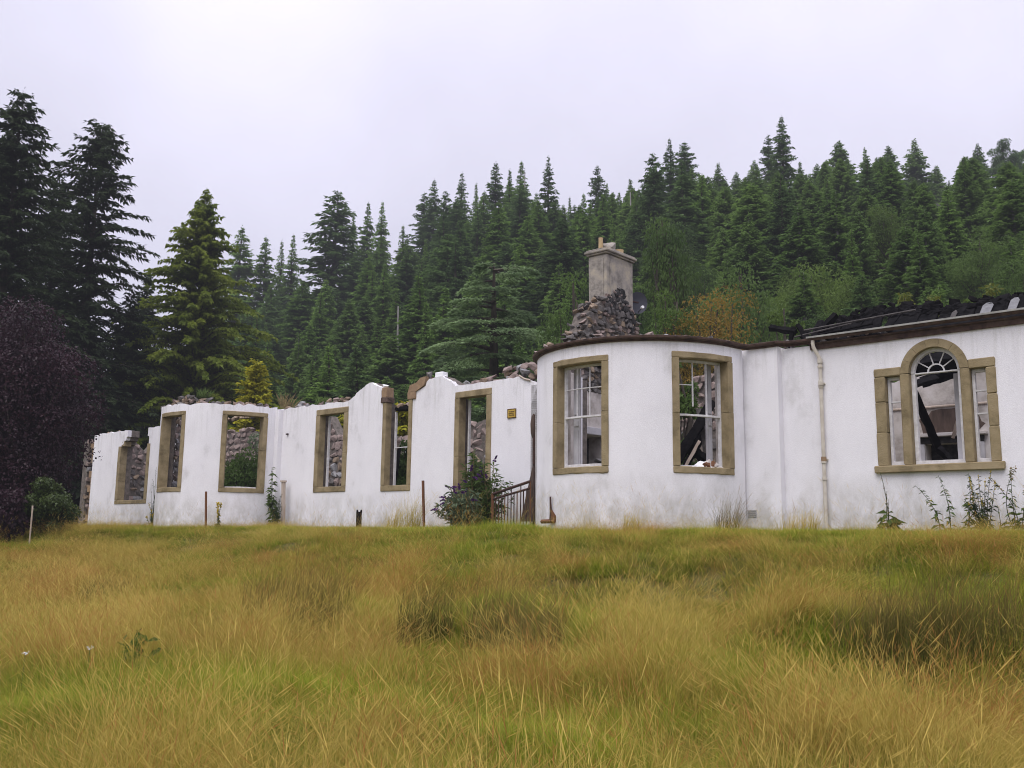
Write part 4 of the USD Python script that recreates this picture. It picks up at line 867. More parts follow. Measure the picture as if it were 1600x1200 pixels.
def broadleaf(h, r, seed, lobes=26, leaves=5200, leaf=0.34, low=0.18, squash=1.0, weep=0.0, open_=0.0, tall=1.0, trunk_r=None):
    """limbs reaching into lobes of leaves; the lobes are uneven shells so that gaps stay between them"""
    rg = np.random.default_rng(seed); wood, crown = MB(), MB()
    cz = h * (low + 1) / 2; hz = h * (1 - low) / 2
    tr = trunk_r or 0.028 * h
    wood.add(*tube(np.array([[0, 0, 0], [rg.normal(0, .1), rg.normal(0, .1), h * low * 1.1], [rg.normal(0, .2), rg.normal(0, .2), h * 0.55], [rg.normal(0, .25), rg.normal(0, .25), h * 0.85]]), [tr, tr * .75, tr * .42, tr * .12], 7))
    C = []
    tries = 0
    while len(C) < lobes and tries < 4000:
        tries += 1
        d = unit(rg.normal(0, 1, 3)); q = rg.uniform(0.35, 0.86) ; c = np.array([d[0] * r * q, d[1] * r * q, cz + d[2] * hz * q])
        width_at = 1 - 0.25 * max(0, d[2]) * tall
        c[:2] *= width_at
        lr = r * rg.uniform(0.22, 0.40)
        if all(np.linalg.norm((c - e) / [1, 1, 1]) > (lr + er) * 0.42 for e, er in C): C.append((c, lr))
    per = max(20, leaves // max(1, len(C)))
    for c, lr in C:
        p0 = np.array([0, 0, max(h * low * .7, c[2] * 0.55)])
        wood.add(*tube(np.array([p0, (p0 + c) / 2 + rg.normal(0, .08 * r, 3), c]), [tr * .35, tr * .2, tr * .06], 4, False))
        n = int(per * (lr / (r * .31)) ** 2); d = unit(rg.normal(0, 1, (n, 3)) + [0, 0, 0.25])
        rad = lr * (0.45 + 0.62 * rg.uniform(0, 1, n) ** 0.5) * (0.78 + 0.5 * noise(d * 2.1 + c * 3, seed))
        p = c + d * rad[:, None] * [1.08, 1.08, 0.82 * squash]
        if weep: p[:, 2] -= weep * rg.uniform(0, 1, n) ** 2 * lr * 2.2
        out = unit(d + rg.normal(0, 0.6, (n, 3)))
        dirn = unit(np.cross(out, rg.normal(0, 1, (n, 3))) + UP * (-0.35 - weep) + 0.25 * out); sid = unit(np.cross(dirn, out))
        crown.add(*kites(p, dirn, sid, leaf * rg.uniform(0.6, 1.3, n), leaf * (0.62 if not weep else 0.4) * rg.uniform(0.6, 1.2, n), 0.1))
    cv, cf = crown.mesh(); wv, wf = wood.mesh(); q = np.hypot(cv[:, 0], cv[:, 1])
    k = np.array([r / np.percentile(q, 98), r / np.percentile(q, 98), h / np.percentile(cv[:, 2], 99.8)]); return (wv * k, wf), (cv * k, cf)

def plates(h, r, seed):
    """a cedar: level, layered boughs"""
    rg = np.random.default_rng(seed); wood, crown = MB(), MB()
    wood.add(*tube(np.array([[0, 0, 0], [0.1, 0, h * .5], [0, 0.1, h * .95]]), [0.42, 0.28, 0.05], 7))
    bs, ds, ss, Ls, Ws = [], [], [], [], []
    z = h * 0.10
    while z < h * 0.97:
        t = z / h; L0 = r * (1.0 if t < 0.62 else 1.0 - 0.55 * ((t - 0.62) / 0.38) ** 1.2)
        a0 = rg.uniform(0, 7); nb = 5 if t < .85 else 4
        for j in range(nb):
            a = a0 + 2 * math.pi * j / nb + rg.normal(0, .3); L = L0 * rg.uniform(0.45, 1.2); o = np.array([math.cos(a), math.sin(a), 0]); sd = np.array([-o[1], o[0], 0])
            rise = rg.uniform(0.02, 0.20); zz = z + rg.uniform(-.35, .35)
            f_ = lambda s: np.array([0, 0, zz]) + o * (s * L)[:, None] + UP * (L * (rise * s - (rise + .10) * s ** 3))[:, None]
            wood.add(*tube(f_(np.linspace(0, 0.92, 5)), np.linspace(0.028 * L + .02, 0.01, 5), 4, False))
            n = int(190 * L); s = 0.22 + 0.78 * rg.uniform(0, 1, n) ** 0.75; w = 0.36 * L * np.sin(np.clip(s, 0, 1) * math.pi * 0.88 + 0.15) + 0.08
            lat = rg.uniform(-1, 1, n); c = f_(s) + sd * (lat * w)[:, None] + UP * (rg.uniform(-0.10, 0.05, n) - 0.14 * np.abs(lat) * w)[:, None]
            d = unit(o * rg.uniform(0.3, 1, n)[:, None] + sd * (lat + rg.normal(0, .4, n))[:, None] + UP * rg.uniform(-0.35, 0.12, n)[:, None])
            bs.append(c); ds.append(d); ss.append(unit(np.cross(d, UP + rg.normal(0, .3, (n, 3))))); Ls.append(0.24 * rg.uniform(.6, 1.3, n)); Ws.append(0.10 * rg.uniform(.6, 1.3, n))
        z += rg.uniform(0.75, 1.15)
    crown.add(*kites(np.vstack(bs), np.vstack(ds), np.vstack(ss), np.concatenate(Ls), np.concatenate(Ws), 0.1))
    return wood.mesh(), crown.mesh()

def tuft(seed, blades, hgt, spread, wid, lean, seeds=0.0, segs=3, curl=0.35):
    """a tuft of bent blades; st holds (a number of each blade's own, height along it)"""
    rg = np.random.default_rng(seed); V, F, S, k = [], [], [], 0
    for _ in range(blades):
        a, r0 = rg.uniform(0, 7), spread * math.sqrt(rg.uniform()); b = np.array([r0 * math.cos(a), r0 * math.sin(a), -0.03])
        az = rg.normal(0, 1.15); h = hgt * rg.uniform(0.55, 1.15); ln = lean * rg.uniform(0.2, 1.6); o = np.array([math.cos(az), math.sin(az), 0])
        q = np.linspace(0, 1, segs + 1); c = b + o * (ln * h * (0.35 * q + curl * q ** 2.2))[:, None] * 1.6 + UP * (h * (q - 0.28 * ln * q ** 2.4))[:, None]
        sd = unit(np.cross(o, UP) + rg.normal(0, 0.5, 3) * [1, 1, 0]); w = wid * rg.uniform(0.6, 1.3) * (1 - q * 0.86); own = rg.uniform()
        for i in range(segs + 1):
            V += [c[i] - sd * w[i] / 2, c[i] + sd * w[i] / 2]; S += [(own, q[i])] * 2
        for i in range(segs): F += [[k + 2 * i, k + 2 * i + 1, k + 2 * i + 3], [k + 2 * i, k + 2 * i + 3, k + 2 * i + 2]]
        k += 2 * (segs + 1)
        if rg.uniform() < seeds:                     # a seed head: a small spindle at the tip
            d = unit(c[-1] - c[-2]); L = hgt * rg.uniform(0.12, 0.24); sw = rg.uniform(0.0011, 0.0024)
            for e in (sd, np.cross(sd, d)):
                V += [c[-1], c[-1] + d * L * .4 + e * sw, c[-1] + d * L, c[-1] + d * L * .4 - e * sw]; S += [(own, 1.0)] * 4
                F += [[k, k + 1, k + 2], [k, k + 2, k + 3]]; k += 4
    return np.array(V), np.array(F), np.array(S)
def stand(P, sink=0.15):
    P = np.array(P, float); P[2] = float(ground_z(P[0], P[1])) - sink; return P
def behind(px, n, py=840):
    d = ray(px, py); d = d[:2] / np.hypot(d[0], d[1]); return (n + float(O @ N)) / float(d @ N[:2])
def polar(px, dist, py=840):
    d = ray(px, py); d = d[:2] / np.hypot(d[0], d[1]) * dist; return np.array([d[0], d[1], 0.0])
def tip_height(px, py, dist, base):
    d = ray(px, py); return d[2] / np.hypot(d[0], d[1]) * dist - base[2]
def tree(name, label, cat, base, parts, leaf, bark=BARK, group=None, rz=0.0, scale=None):
    t = thing(name, label, cat, base, group, rz, scale); (wm, cm) = parts
    obj("trunk", wm, bark, t); obj("crown", cm, leaf, t); return t

# ------------------------------------------------------------------ the near trees
b = stand(polar(38, 58, 134)); hh = tip_height(38, 134, 58, b)
tree("fir_tree", "tallest dark fir with a pointed top at the far left edge", "tree", b, conifer(hh, 5.2, 1, 0.03, 0.42, 8, 0.42, 0.17, up=0.22, droop=0.40, shape=0.66, hang=0.35, rag=0.48, dens=0.86), L_FIR)
b = stand(polar(160, 63, 190)); hh = tip_height(160, 190, 63, b)
tree("fir_tree", "dark fir with a blunt bushy top, second from the left edge", "tree", b, conifer(hh, 5.3, 2, 0.03, 0.44, 8, 0.42, 0.17, up=0.14, droop=0.36, shape=0.52, hang=0.35, rag=0.48, top_blunt=0.36, dens=0.88), L_FIR)
b = stand(polar(95, 70, 268)); hh = tip_height(95, 268, 70, b)
tree("fir_tree", "dark fir half hidden between the two tall firs at the left", "tree", b, conifer(hh, 4.6, 3, 0.03, 0.45, 8, 0.42, 0.18, up=0.12, droop=0.40, shape=0.7, hang=0.35, rag=0.4), L_FIR)
b = stand(polar(-60, 60)); hh = tip_height(-60, 200, 60, b)
tree("fir_tree", "dark fir cut by the left edge of the picture", "tree", b, conifer(hh, 4.8, 4, 0.03, 0.48, 8, 0.42, 0.18, shape=0.7, rag=0.4), L_FIR)
for k, (px, py, d_) in enumerate(((205, 452, 66), (232, 424, 78), (60, 420, 66), (140, 470, 60))):
    b = stand(polar(px, d_, py)); hh = tip_height(px, py, d_, b)
    tree("young_fir_tree", ("low dark fir at the foot of the blunt-topped fir, right side", "small dark fir just left of the cypress", "low dark fir behind the copper beech, further left", "low dark fir behind the copper beech, nearer the wall")[k], "tree", b, conifer(hh, 4.0, 5 + k, 0.02, 0.40, 8, 0.40, 0.17, shape=0.8, rag=0.35), L_FIR)
D_ = behind(323, -13, 290); b = stand(polar(323, D_, 290)); hh = tip_height(323, 290, D_, b)
def cypress(h, r, seed):
    wm, cm = conifer(h, r, seed, 0.01, 0.30, 9, 0.36, 0.20, up=0.55, droop=0.60, shape=1.05, hang=0.70, rag=0.46, dens=0.92, flat=0.6)
    return wm, cm
tree("cypress_tree", "feathery yellow-green cypress with drooping tips standing behind the left end of the house", "tree", b, cypress(hh, 10.0, 21), L_CYP)
D_ = behind(232, -12, 520); b = stand(polar(232, D_, 520)); tree("cypress_tree", "lower bushy cypress behind the far left end wall", "tree", b, cypress(tip_height(232, 520, D_, b), 4.2, 22), L_CYP)
D_ = behind(196, -11, 585); b = stand(polar(196, D_, 585)); tree("cypress_tree", "lowest dark-green cypress shoulder between copper beech and end wall", "tree", b, cypress(tip_height(196, 585, D_, b), 3.8, 23), L_CYP)
D_ = behind(402, -8.8, 562); b = stand(polar(402, D_, 562)); tree("golden_cypress", "small golden-yellow conical cypress rising above the left bow's wall", "tree", b, conifer(tip_height(402, 562, D_, b), 1.9, 24, 0.02, 0.25, 8, 0.26, 0.15, up=0.6, droop=0.45, shape=0.62, hang=0.2, rag=0.4), L_GOLD)
D_ = behind(628, -9.0, 628); b = stand(polar(628, D_, 628)); tree("golden_cypress", "golden-yellow shrub showing through the gap between the raised shoulders", "shrub", b, conifer(tip_height(628, 628, D_, b), 1.5, 25, 0.02, 0.26, 8, 0.32, 0.19, up=0.6, droop=0.45, shape=0.5, hang=0.2, rag=0.4), L_GOLD)
D_ = behind(541, -9.0, 646); b = stand(polar(541, D_, 646)); tree("golden_cypress", "yellow-green shrub showing at the upper right of the narrow middle window", "shrub", b, conifer(tip_height(541, 646, D_, b), 1.0, 26, 0.02, 0.26, 8, 0.32, 0.19, up=0.6, droop=0.45, shape=0.5, hang=0.2, rag=0.4), L_GOLD)
b = stand(polar(772, 46, 388)); tree("cedar_tree", "blue-green cedar with level layered boughs behind the middle wall", "tree", b, plates(tip_height(772, 388, 46, b), 3.4, 31), L_CEDAR)
b = stand(polar(900, 42, 425)); tree("weeping_tree", "mid-green rounded tree with drooping foliage left of the chimney", "tree", b, broadleaf(tip_height(900, 425, 42, b), 2.0, 32, 34, 11000, 0.20, 0.08, weep=0.7), L_BROAD)
b = stand(polar(1046, 50, 345)); tree("weeping_tree", "tall narrow birch-like tree with drooping foliage right of the chimney", "tree", b, broadleaf(tip_height(1046, 345, 50, b), 2.2, 33, 40, 12000, 0.22, 0.08, weep=0.9, tall=1.6), L_BROAD)
b = stand(polar(1150, 54, 418)); tree("weeping_tree", "broad mid-green tree with drooping foliage behind the orange bush", "tree", b, broadleaf(tip_height(1150, 418, 54, b), 3.4, 34, 44, 14000, 0.24, 0.05, weep=0.6), L_BROAD)
b = stand(polar(1270, 62, 418)); tree("broad_tree", "spreading yellow-green tree low on the hillside above the burnt roof", "tree", b, broadleaf(tip_height(1270, 418, 62, b), 4.2, 35, 46, 15000, 0.27, 0.05, weep=0.3), L_BROAD2)
b = stand(polar(1046, 34, 455)); tree("garden_bush", "green bush beside the orange one, just right of the chimney", "bush", b, broadleaf(tip_height(1046, 455, 34, b), 1.25, 36, 50, 12000, 0.12, 0.05, weep=0.1), L_BROAD)
b = stand(polar(1112, 34, 458)); tree("garden_bush", "rounded bush turning orange-brown behind the right bow's eaves", "bush", b, broadleaf(tip_height(1112, 458, 34, b), 2.1, 37, 80, 18000, 0.12, 0.05, weep=0.1), L_ORANGE)
b = stand(polar(1225, 38, 488)); tree("garden_bush", "low bright green bush behind the burnt rafters", "bush", b, broadleaf(tip_height(1225, 488, 38, b), 1.0, 38, 18, 4000, 0.14, 0.05), L_BROAD2)
for k, (px, py) in enumerate(((1424, 458), (1457, 462), (1545, 446), (1505, 466))):
    b = stand(polar(px, 34, py)); tree("sapling", ("yellow-green sapling tip over the middle of the burnt roof", "second yellow-green sapling tip over the burnt roof", "taller yellow-green sapling over the right end of the burnt roof", "smallest yellow-green tip peeping over the burnt roof")[k], "sapling", b, broadleaf(tip_height(px, py, 34, b), 0.55, 50 + k, 12, 900, 0.16, 0.5, weep=0.1), L_LIME if k != 3 else L_BROAD2)
b = stand(polar(40, 40, 470)); tree("copper_beech", "large dark purple copper beech filling the left edge", "tree", b, broadleaf(tip_height(40, 478, 40, b), 2.8, 41, 110, 62000, 0.12, 0.0), L_BEECH)
b = stand(polar(88, 42, 570)); tree("copper_beech", "lower dark purple beech growing against the end of the wall", "tree", b, broadleaf(tip_height(88, 570, 42, b), 0.6, 42, 60, 34000, 0.11, 0.0), L_BEECH)
b = stand(polar(80, 37, 748)); tree("rhododendron", "rounded dark green rhododendron at the foot of the copper beech", "bush", b, broadleaf(tip_height(80, 748, 37, b), 0.95, 43, 24, 12000, 0.11, 0.0), L_RHODO)
b = stand(polar(10, 37, 765)); tree("rhododendron", "dark green bush at the very left edge under the copper beech", "bush", b, broadleaf(tip_height(10, 765, 37, b), 1.1, 44, 22, 5000, 0.15, 0.0), L_BEECH)
# shrubs growing inside the ruin
for k, (px, y, topy, r_, leaf, lab) in enumerate(((376, 38.5, 700, 1.1, L_BROAD, "green shrub filling the lower part of the wide left window"), (402, 39.5, 678, 0.9, L_SILVER, "grey-green buddleia inside the right part of the wide left window"), (276, 40.5, 748, 0.5, L_BROAD, "low green shrub inside the narrow left bow window"),
                                            (632, 33.5, 690, 0.6, L_BROAD, "green shrub inside the gap between the raised shoulders"), (748, 30.2, 722, 0.6, L_SILVER, "shrub inside the tall doorway"), (1066, 27.5, 560, 0.6, L_BROAD, "green shrub in the upper left panes of the bow's right-hand window"))):
    P = at_y(px, 800, y); b = np.array([P[0], P[1], 0.0]); hh = at_y(px, topy, y)[2]
    tree("ruin_shrub", lab, "shrub", b, broadleaf(hh, r_, 60 + k, 22, 4200, 0.15, 0.02, weep=0.25), leaf)

# ------------------------------------------------------------------ the wooded hillside: every tree an object, copies of a few kinds
def klass(name, parts, leaf, bark=BARK):
    c = stage.CreateClassPrim("/World/" + name)
    for n, m, mt in (("trunk", parts[0], bark), ("crown", parts[1], leaf)):
        q = usdkit.mesh(stage, f"/World/{name}/{n}", m, mt); q.CreateDoubleSidedAttr(True)
    return name
H0 = 18.0
KIND = {
    "spruce": [klass(f"spruce_kind_{'abc'[k]}", conifer(H0, (3.1, 3.6, 2.8)[k], 100 + k, 0.05, 0.42, 7, 0.46, 0.21, up=0.10, droop=0.34, shape=(1.0, 0.9, 1.1)[k], hang=0.40, rag=0.32, dens=0.92), L_SPRUCE) for k in range(3)],
    "fir": [klass(f"fir_kind_{'abc'[k]}", conifer(H0, (3.3, 2.9, 3.9)[k], 110 + k, 0.06, 0.46, 7, 0.46, 0.21, up=0.22, droop=0.30, shape=(0.9, 1.0, 0.8)[k], hang=0.28, rag=0.42, dens=0.82), L_SPRUCE2) for k in range(3)],
    "larch": [klass(f"larch_kind_{'ab'[k]}", conifer(H0, (4.4, 3.8)[k], 120 + k, 0.03, 0.40, 8, 0.46, 0.22, up=0.35, droop=0.30, shape=(0.85, 0.95)[k], hang=0.35, rag=0.4, dens=0.9), L_LARCH, PALEBARK) for k in range(2)],
    "broad": [klass(f"broad_kind_{'abc'[k]}", broadleaf(H0, (4.6, 4.0, 5.2)[k], 130 + k, 60, 22000, 0.30, 0.04, weep=(0.2, 0.4, 0.1)[k]), (L_BROAD, L_BROAD2, L_BROAD)[k]) for k in range(3)],
    "pine": [klass("pine_kind", broadleaf(H0, 3.2, 140, 34, 12000, 0.30, 0.35, squash=0.7), L_SPRUCE2)],
}
NICE = {"spruce": ("spruce_tree", "spruce"), "fir": ("fir_tree", "fir"), "larch": ("larch_tree", "larch"), "broad": ("broad_tree", "broad-leaved tree"), "pine": ("pine_tree", "pine")}
rgt = np.random.default_rng(500); planted = []
def plant(kind, base, height, label, group=None, wide=1.0, which=None):
    wide = max(wide, 0.85) * 1.2
    src = KIND[kind][int(rgt.integers(len(KIND[kind]))) if which is None else which]; s = height / H0
    t = thing(NICE[kind][0], label, "tree", base, group, rgt.uniform(0, 360), (s * wide, s * wide, s))
    t.GetPrim().GetReferences().AddInternalReference("/World/" + src) if hasattr(t, "GetPrim") else t.GetReferences().AddInternalReference("/World/" + src)
    (t.GetPrim() if hasattr(t, "GetPrim") else t).SetInstanceable(True); planted.append((base[0], base[1])); return t

SKY = [  # tip x, tip y in the photograph, kind, breadth, what singles it out
    (379, 352, "spruce", 1.1, "leftmost spruce of the skyline, just right of the cypress"), (416, 367, "spruce", 0.9, "second spruce of the skyline from the cypress"), (441, 373, "spruce", 0.8, "small spruce tip, third from the cypress on the skyline"), (459, 364, "spruce", 0.7, "slim spruce just left of the big rounded fir on the skyline"),
    (527, 297, "fir", 1.35, "big rounded dark fir on the left part of the skyline"), (553, 330, "spruce", 0.7, "low spruce tip touching the right side of the big rounded fir"), (576, 314, "spruce", 0.9, "spruce right of the big rounded fir"), (598, 313, "spruce", 0.8, "spruce at the right end of the trio beside the big rounded fir"), (630, 350, "spruce", 0.9, "low spruce in the dip of the skyline"),
    (664, 300, "fir", 1.0, "fir rising right of the dip in the skyline"), (679, 279, "fir", 0.9, "pointed fir above the left shoulder of the wall"), (697, 297, "fir", 0.8, "small fir between two taller ones above the raised shoulders"), (722, 268, "fir", 1.0, "tall pointed fir above the tall doorway"), (744, 284, "spruce", 0.8, "slim pale-stemmed spruce right of the tall fir above the doorway"),
    (775, 252, "fir", 1.0, "left fir of the close pair above the cedar"), (797, 262, "spruce", 0.8, "right tree of the close pair above the cedar"), (815, 250, "spruce", 1.0, "pale-stemmed spruce above the cedar"), (857, 242, "fir", 0.9, "slender tall fir above the left edge of the right bow"), (838, 300, "spruce", 0.9, "low spruce between the pale-stemmed spruce and the slender fir"),
    (890, 306, "spruce", 0.8, "low spruce tip just right of the slender fir"), (912, 300, "spruce", 0.8, "low spruce left of the dark fir above the chimney"), (933, 258, "fir", 0.85, "dark fir straight above the chimney"), (948, 286, "larch", 0.8, "pale larch at the shoulder of the fir above the chimney"), (985, 279, "larch", 0.9, "pale larch with a visible stem right of the chimney"),
    (1020, 238, "fir", 0.9, "left and lowest fir of the dark cluster of three"), (1046, 214, "fir", 1.0, "tallest fir in the middle of the dark cluster of three"), (1069, 221, "fir", 1.15, "right fir of the dark cluster of three"), (1122, 254, "larch", 1.0, "pale feathery larch right of the dark cluster"), (1150, 268, "larch", 0.8, "low pale larch in the gap left of the tallest spire"),
    (1178, 250, "larch", 0.9, "pale larch at the left foot of the tallest spire"), (1200, 210, "fir", 0.7, "slim fir leaning against the tallest spire"), (1221, 180, "fir", 0.95, "tallest spire-shaped fir of the whole hilltop"), (1250, 252, "larch", 0.8, "small larch at the right foot of the tallest spire"), (1276, 255, "larch", 0.9, "low larch left of the rounded pale one"),
    (1310, 219, "larch", 1.1, "rounded pale larch right of the tallest spire"), (1351, 230, "larch", 0.7, "thin larch with a leaning tip"), (1388, 227, "larch", 1.0, "larch left of the broad pale one on the right skyline"), (1428, 217, "larch", 1.3, "broad pale larch on the right part of the skyline"), (1462, 258, "larch", 1.0, "low larch sloping away right of the broad pale one"),
    (1496, 268, "larch", 1.0, "lowest larch of the right skyline"), (1527, 224, "larch", 0.6, "thin sparse larch near the right edge of the skyline"), (1566, 222, "pine", 0.8, "round-headed dark pine at the right end of the skyline"), (1598, 232, "pine", 0.85, "dark pine cut by the right edge of the picture")]
for px, py, kind, wide, lab in SKY:
    best = None
    for dist in np.arange(85, 150, 2.0):
        b = stand(polar(px, dist, py)); hh = tip_height(px, py, dist, b); want = {"fir": 16, "spruce": 14.5, "larch": 14.5, "pine": 13}[kind] + rgt.uniform(-2, 2)
        if hh > 5 and (best is None or abs(hh - want) < best[0]): best = (abs(hh - want), b, hh)
    plant(kind, best[1], best[2], "%s, dark against the white sky" % lab if kind in ("fir", "pine") else lab, None, wide)
sx = np.array([-300, 0, 60, 220, 350] + [s[0] for s in SKY] + [1900], float); sy = np.array([200, 330, 360, 440, 400] + [s[1] for s in SKY] + [230], float); o_ = np.argsort(sx); sx, sy = sx[o_], sy[o_]
def skyline_min(px, w=28): x = np.linspace(px - w, px + w, 9); return np.interp(x, sx, sy).max()
n_fill = 0; shaded = 0
cand = rgt.uniform(0, 1, (14000, 2))
for a, q in cand:
    if n_fill >= 430: break
    px = -60 + 1720 * a; dist = 50 + 82 * q ** 0.8; P = polar(px, dist); n_ = UN(P)[1]
    if n_ > (-23 if px > 940 else -18): continue
    if any((P[0] - x) ** 2 + (P[1] - y) ** 2 < (2.6 + 0.010 * dist) ** 2 for x, y in planted): continue
    left = smooth(1000, 700, px); dark = 0.14 + 0.78 * left + 0.2 * smooth(80, 120, dist) * (1 - left)
    u_ = rgt.uniform()
    kind = (("spruce" if rgt.uniform() < .65 else "fir") if u_ < dark else ("broad" if rgt.uniform() < np.interp(dist, [50, 75, 110], [0.45, 0.12, 0.03]) else "larch"))
    if px < 640 and dist < 100 and rgt.uniform() < 0.45: kind = "larch"
    hh = {"spruce": 14, "fir": 14.5, "larch": 11.5, "broad": 12}[kind] * rgt.uniform(0.72, 1.15) * np.interp(dist, [50, 85], [0.68, 1.0])
    b = stand(P); d2 = math.hypot(P[0], P[1])
    _, ty = project(b + [0, 0, hh]); lim = skyline_min(px, 18) + (14 if kind != "broad" else 48)
    if ty < lim:
        hh = tip_height(px, lim, d2, b)
        if hh < 5: continue
    lab = {"spruce": "dark spruce among many on the wooded hillside behind the house", "fir": "dark fir among many on the wooded hillside behind the house", "larch": "pale green larch among many on the wooded hillside", "broad": "leafy broad-leaved tree among many on the wooded hillside"}[kind]
    if kind == "broad": hh *= 0.8
    plant(kind, b, hh, lab, {"spruce": "spruces on the wooded hillside", "fir": "firs on the wooded hillside", "larch": "larches on the wooded hillside", "broad": "broad-leaved trees on the wooded hillside"}[kind], rgt.uniform(0.9, 1.55) if kind != "broad" else rgt.uniform(0.8, 1.1)); n_fill += 1
# bare pale stems standing among the spruces
for k, (px, y0, y1, dist, lab) in enumerate(((622, 535, 478, 84, "bare pale trunk among the dark spruces above the middle wall"), (985, 348, 300, 100, "thin bare pale trunk on the hillside right of the chimney"), (1000, 372, 345, 96, "short bare pale trunk lower right of the other one"), (820, 300, 268, 118, "bare pale stem under the skyline above the cedar"))):
    P = stand(polar(px, dist, y1)); hh = tip_height(px, y1, dist, P)
    t = thing("dead_trunk", lab, "tree trunk", P); rg = np.random.default_rng(k)
    obj("trunk", tube(np.array([[0, 0, 0], [0.1, 0, hh * .5], [0, 0.1, hh]]), [0.2, 0.14, 0.06], 6), PALEBARK, t)

# ------------------------------------------------------------------ weeds and flowers along the wall
def tuft_at(label, px, py1, n, seed):
    a, b = on_facade(px, 824, n), on_facade(px, py1, n); base = W(*a); base[2] = float(ground_z(base[0], base[1])) - 0.02; h = (b[2] - base[2]) / 0.95
    v, f, s = tuft(seed, 170, h, 0.16 + 0.12 * h, 0.010, 0.42, seeds=0.35, segs=4); t = thing("dry_tuft", label, "grass tuft", base); obj("blades", (v, f), G_STRAW if seed % 2 else G_RUSH, t, uv=s)
def weed(name, label, cat, px, py0, py1, n, seed, leaf, stems=1, leaves=40, ll=0.13, spread=0.0, lean=0.03, flower=None, taper=0.7, low_big=1.0, fw=None, smax=1.0):
    rg = np.random.default_rng(seed); a, b = on_facade(px, py0, n), on_facade(px, py1, n)
    base = W(*a); base[2] = float(ground_z(base[0], base[1])) - 0.03; hgt = b[2] - base[2]
    t = thing(name, label, cat, base); st, lv, fl_ = MB(), [], MB()
    for k in range(stems):
        hk = hgt * (1 if k == 0 else rg.uniform(0.5, 0.98)); o = T * rg.uniform(-1, 1) * spread + N * rg.uniform(-.3, .5) * spread
        p = np.array([o * 0.15, o * 0.5 + UP * hk * .5 + T * rg.normal(0, lean * hk), o + UP * hk + T * rg.normal(0, lean * hk * 1.5)])
        q = np.linspace(0, 1, 9); c = np.outer((1 - q) ** 2, p[0]) + np.outer(2 * q * (1 - q), p[1] + (p[1] - (p[0] + p[2]) / 2)) + np.outer(q ** 2, p[2])
        st.add(*tube(c, np.linspace(0.014, 0.004, 9), 4, False))
        m = max(4, leaves // stems); s = np.sort(rg.uniform(0.06, smax, m)); at = np.stack([np.interp(s, q, c[:, j]) for j in range(3)], 1); an = rg.uniform(0, 7, m)
        d = unit(np.stack([np.cos(an), np.sin(an), rg.uniform(-0.45, 0.5, m)], 1)); L = ll * (1 - taper * s) * (1 + (low_big - 1) * (1 - s)) * rg.uniform(0.6, 1.3, m)
        lv.append(kites(at, d, unit(np.cross(d, UP + rg.normal(0, .3, (m, 3)))), L, L * 0.36, 0.35))
        if flower:
            m = 26; s = rg.uniform(0.84 if smax == 1 else 0.5, 1.03, m); at = np.stack([np.interp(np.minimum(s, 1), q, c[:, j]) for j in range(3)], 1) + UP * (np.maximum(s - 1, 0) * hk)[:, None]
            d = unit(rg.normal(0, 1, (m, 3)) + UP * .6); fw_ = fw or 0.05; fl_.add(*kites(at, d, unit(np.cross(d, rg.normal(0, 1, (m, 3)))), fw_ * rg.uniform(.6, 1.3, m), fw_ * .6 * rg.uniform(.6, 1.3, m)))
    obj("stem", st.mesh(), L_DRYW if leaf is L_DRYW else L_WEEDD, t); mb = MB(); [mb.add(*x) for x in lv]; obj("leaves", mb.mesh(), leaf, t)
    if flower: obj("flowers", fl_.mesh(), flower, t, kind="stuff")
    return t
weed("tall_weed", "tall mullein-like weed with curled lower leaves under the left jamb of the three-light window", "weed", 1388, 822, 738, 0.5, 1, L_WEED, 3, 54, 0.30, 0.22, low_big=1.4, flower=L_DRYW, smax=0.45, fw=0.035)
weed("wall_weed", "thin leaning weed, leftmost of the group under the arched light", "weed", 1468, 822, 757, 0.4, 2, L_WEED, 1, 44, 0.22, 0.1, 0.10)
weed("wall_weed", "thin weed just right of the leftmost one under the arched light", "weed", 1484, 822, 742, 0.4, 3, L_WEED, 1, 44, 0.21, 0.1, 0.08)
weed("wall_weed", "leafy upright weed under the right mullion of the three-light window", "weed", 1507, 822, 740, 0.4, 4, L_WEED, 2, 80, 0.22, 0.1, 0.04)
weed("wall_weed", "dense dark green bushy weed under the right light of the window", "weed", 1540, 822, 738, 0.5, 5, L_WEEDD, 11, 330, 0.2, 0.26, 0.03, flower=L_YFLOW, fw=0.03)
weed("wall_weed", "reddish leafy weed cut by the right edge of the picture", "weed", 1592, 822, 732, 0.6, 6, L_WEED, 4, 110, 0.22, 0.3, 0.06, flower=L_DRYW)
weed("wall_weed", "low sprawling weed at the right foot of the bushy one", "weed", 1562, 824, 790, 0.7, 7, L_WEED, 6, 60, 0.16, 0.5, 0.1)
weed("wall_weed", "leafy weed climbing beside the wide left window by the bleached post", "weed", 428, 814, 730, 0.35, 8, L_WEED, 3, 200, 0.26, 0.24, 0.03, taper=0.25)
weed("wall_weed", "dark bushy weed at the foot of the bleached post", "weed", 431, 814, 772, 0.45, 9, L_WEEDD, 8, 330, 0.17, 0.3, 0.05)
weed("ragwort", "yellow-flowered ragwort between the rusty stake and the wide window", "flower", 341, 818, 786, 3.4, 10, L_WEEDD, 4, 110, 0.13, 0.07, 0.03, flower=L_YFLOW, fw=0.08)
weed("wall_weed", "small weed under the narrow left bow window", "weed", 238, 815, 788, 0.5, 11, L_WEED, 5, 90, 0.15, 0.35, 0.08, flower=L_YFLOW)
weed("wall_creeper", "dark twiggy creeper on the wall between the end window and the left bow", "creeper", 240, 790, 730, 0.10, 12, L_WEEDD, 4, 90, 0.16, 0.12, 0.05)
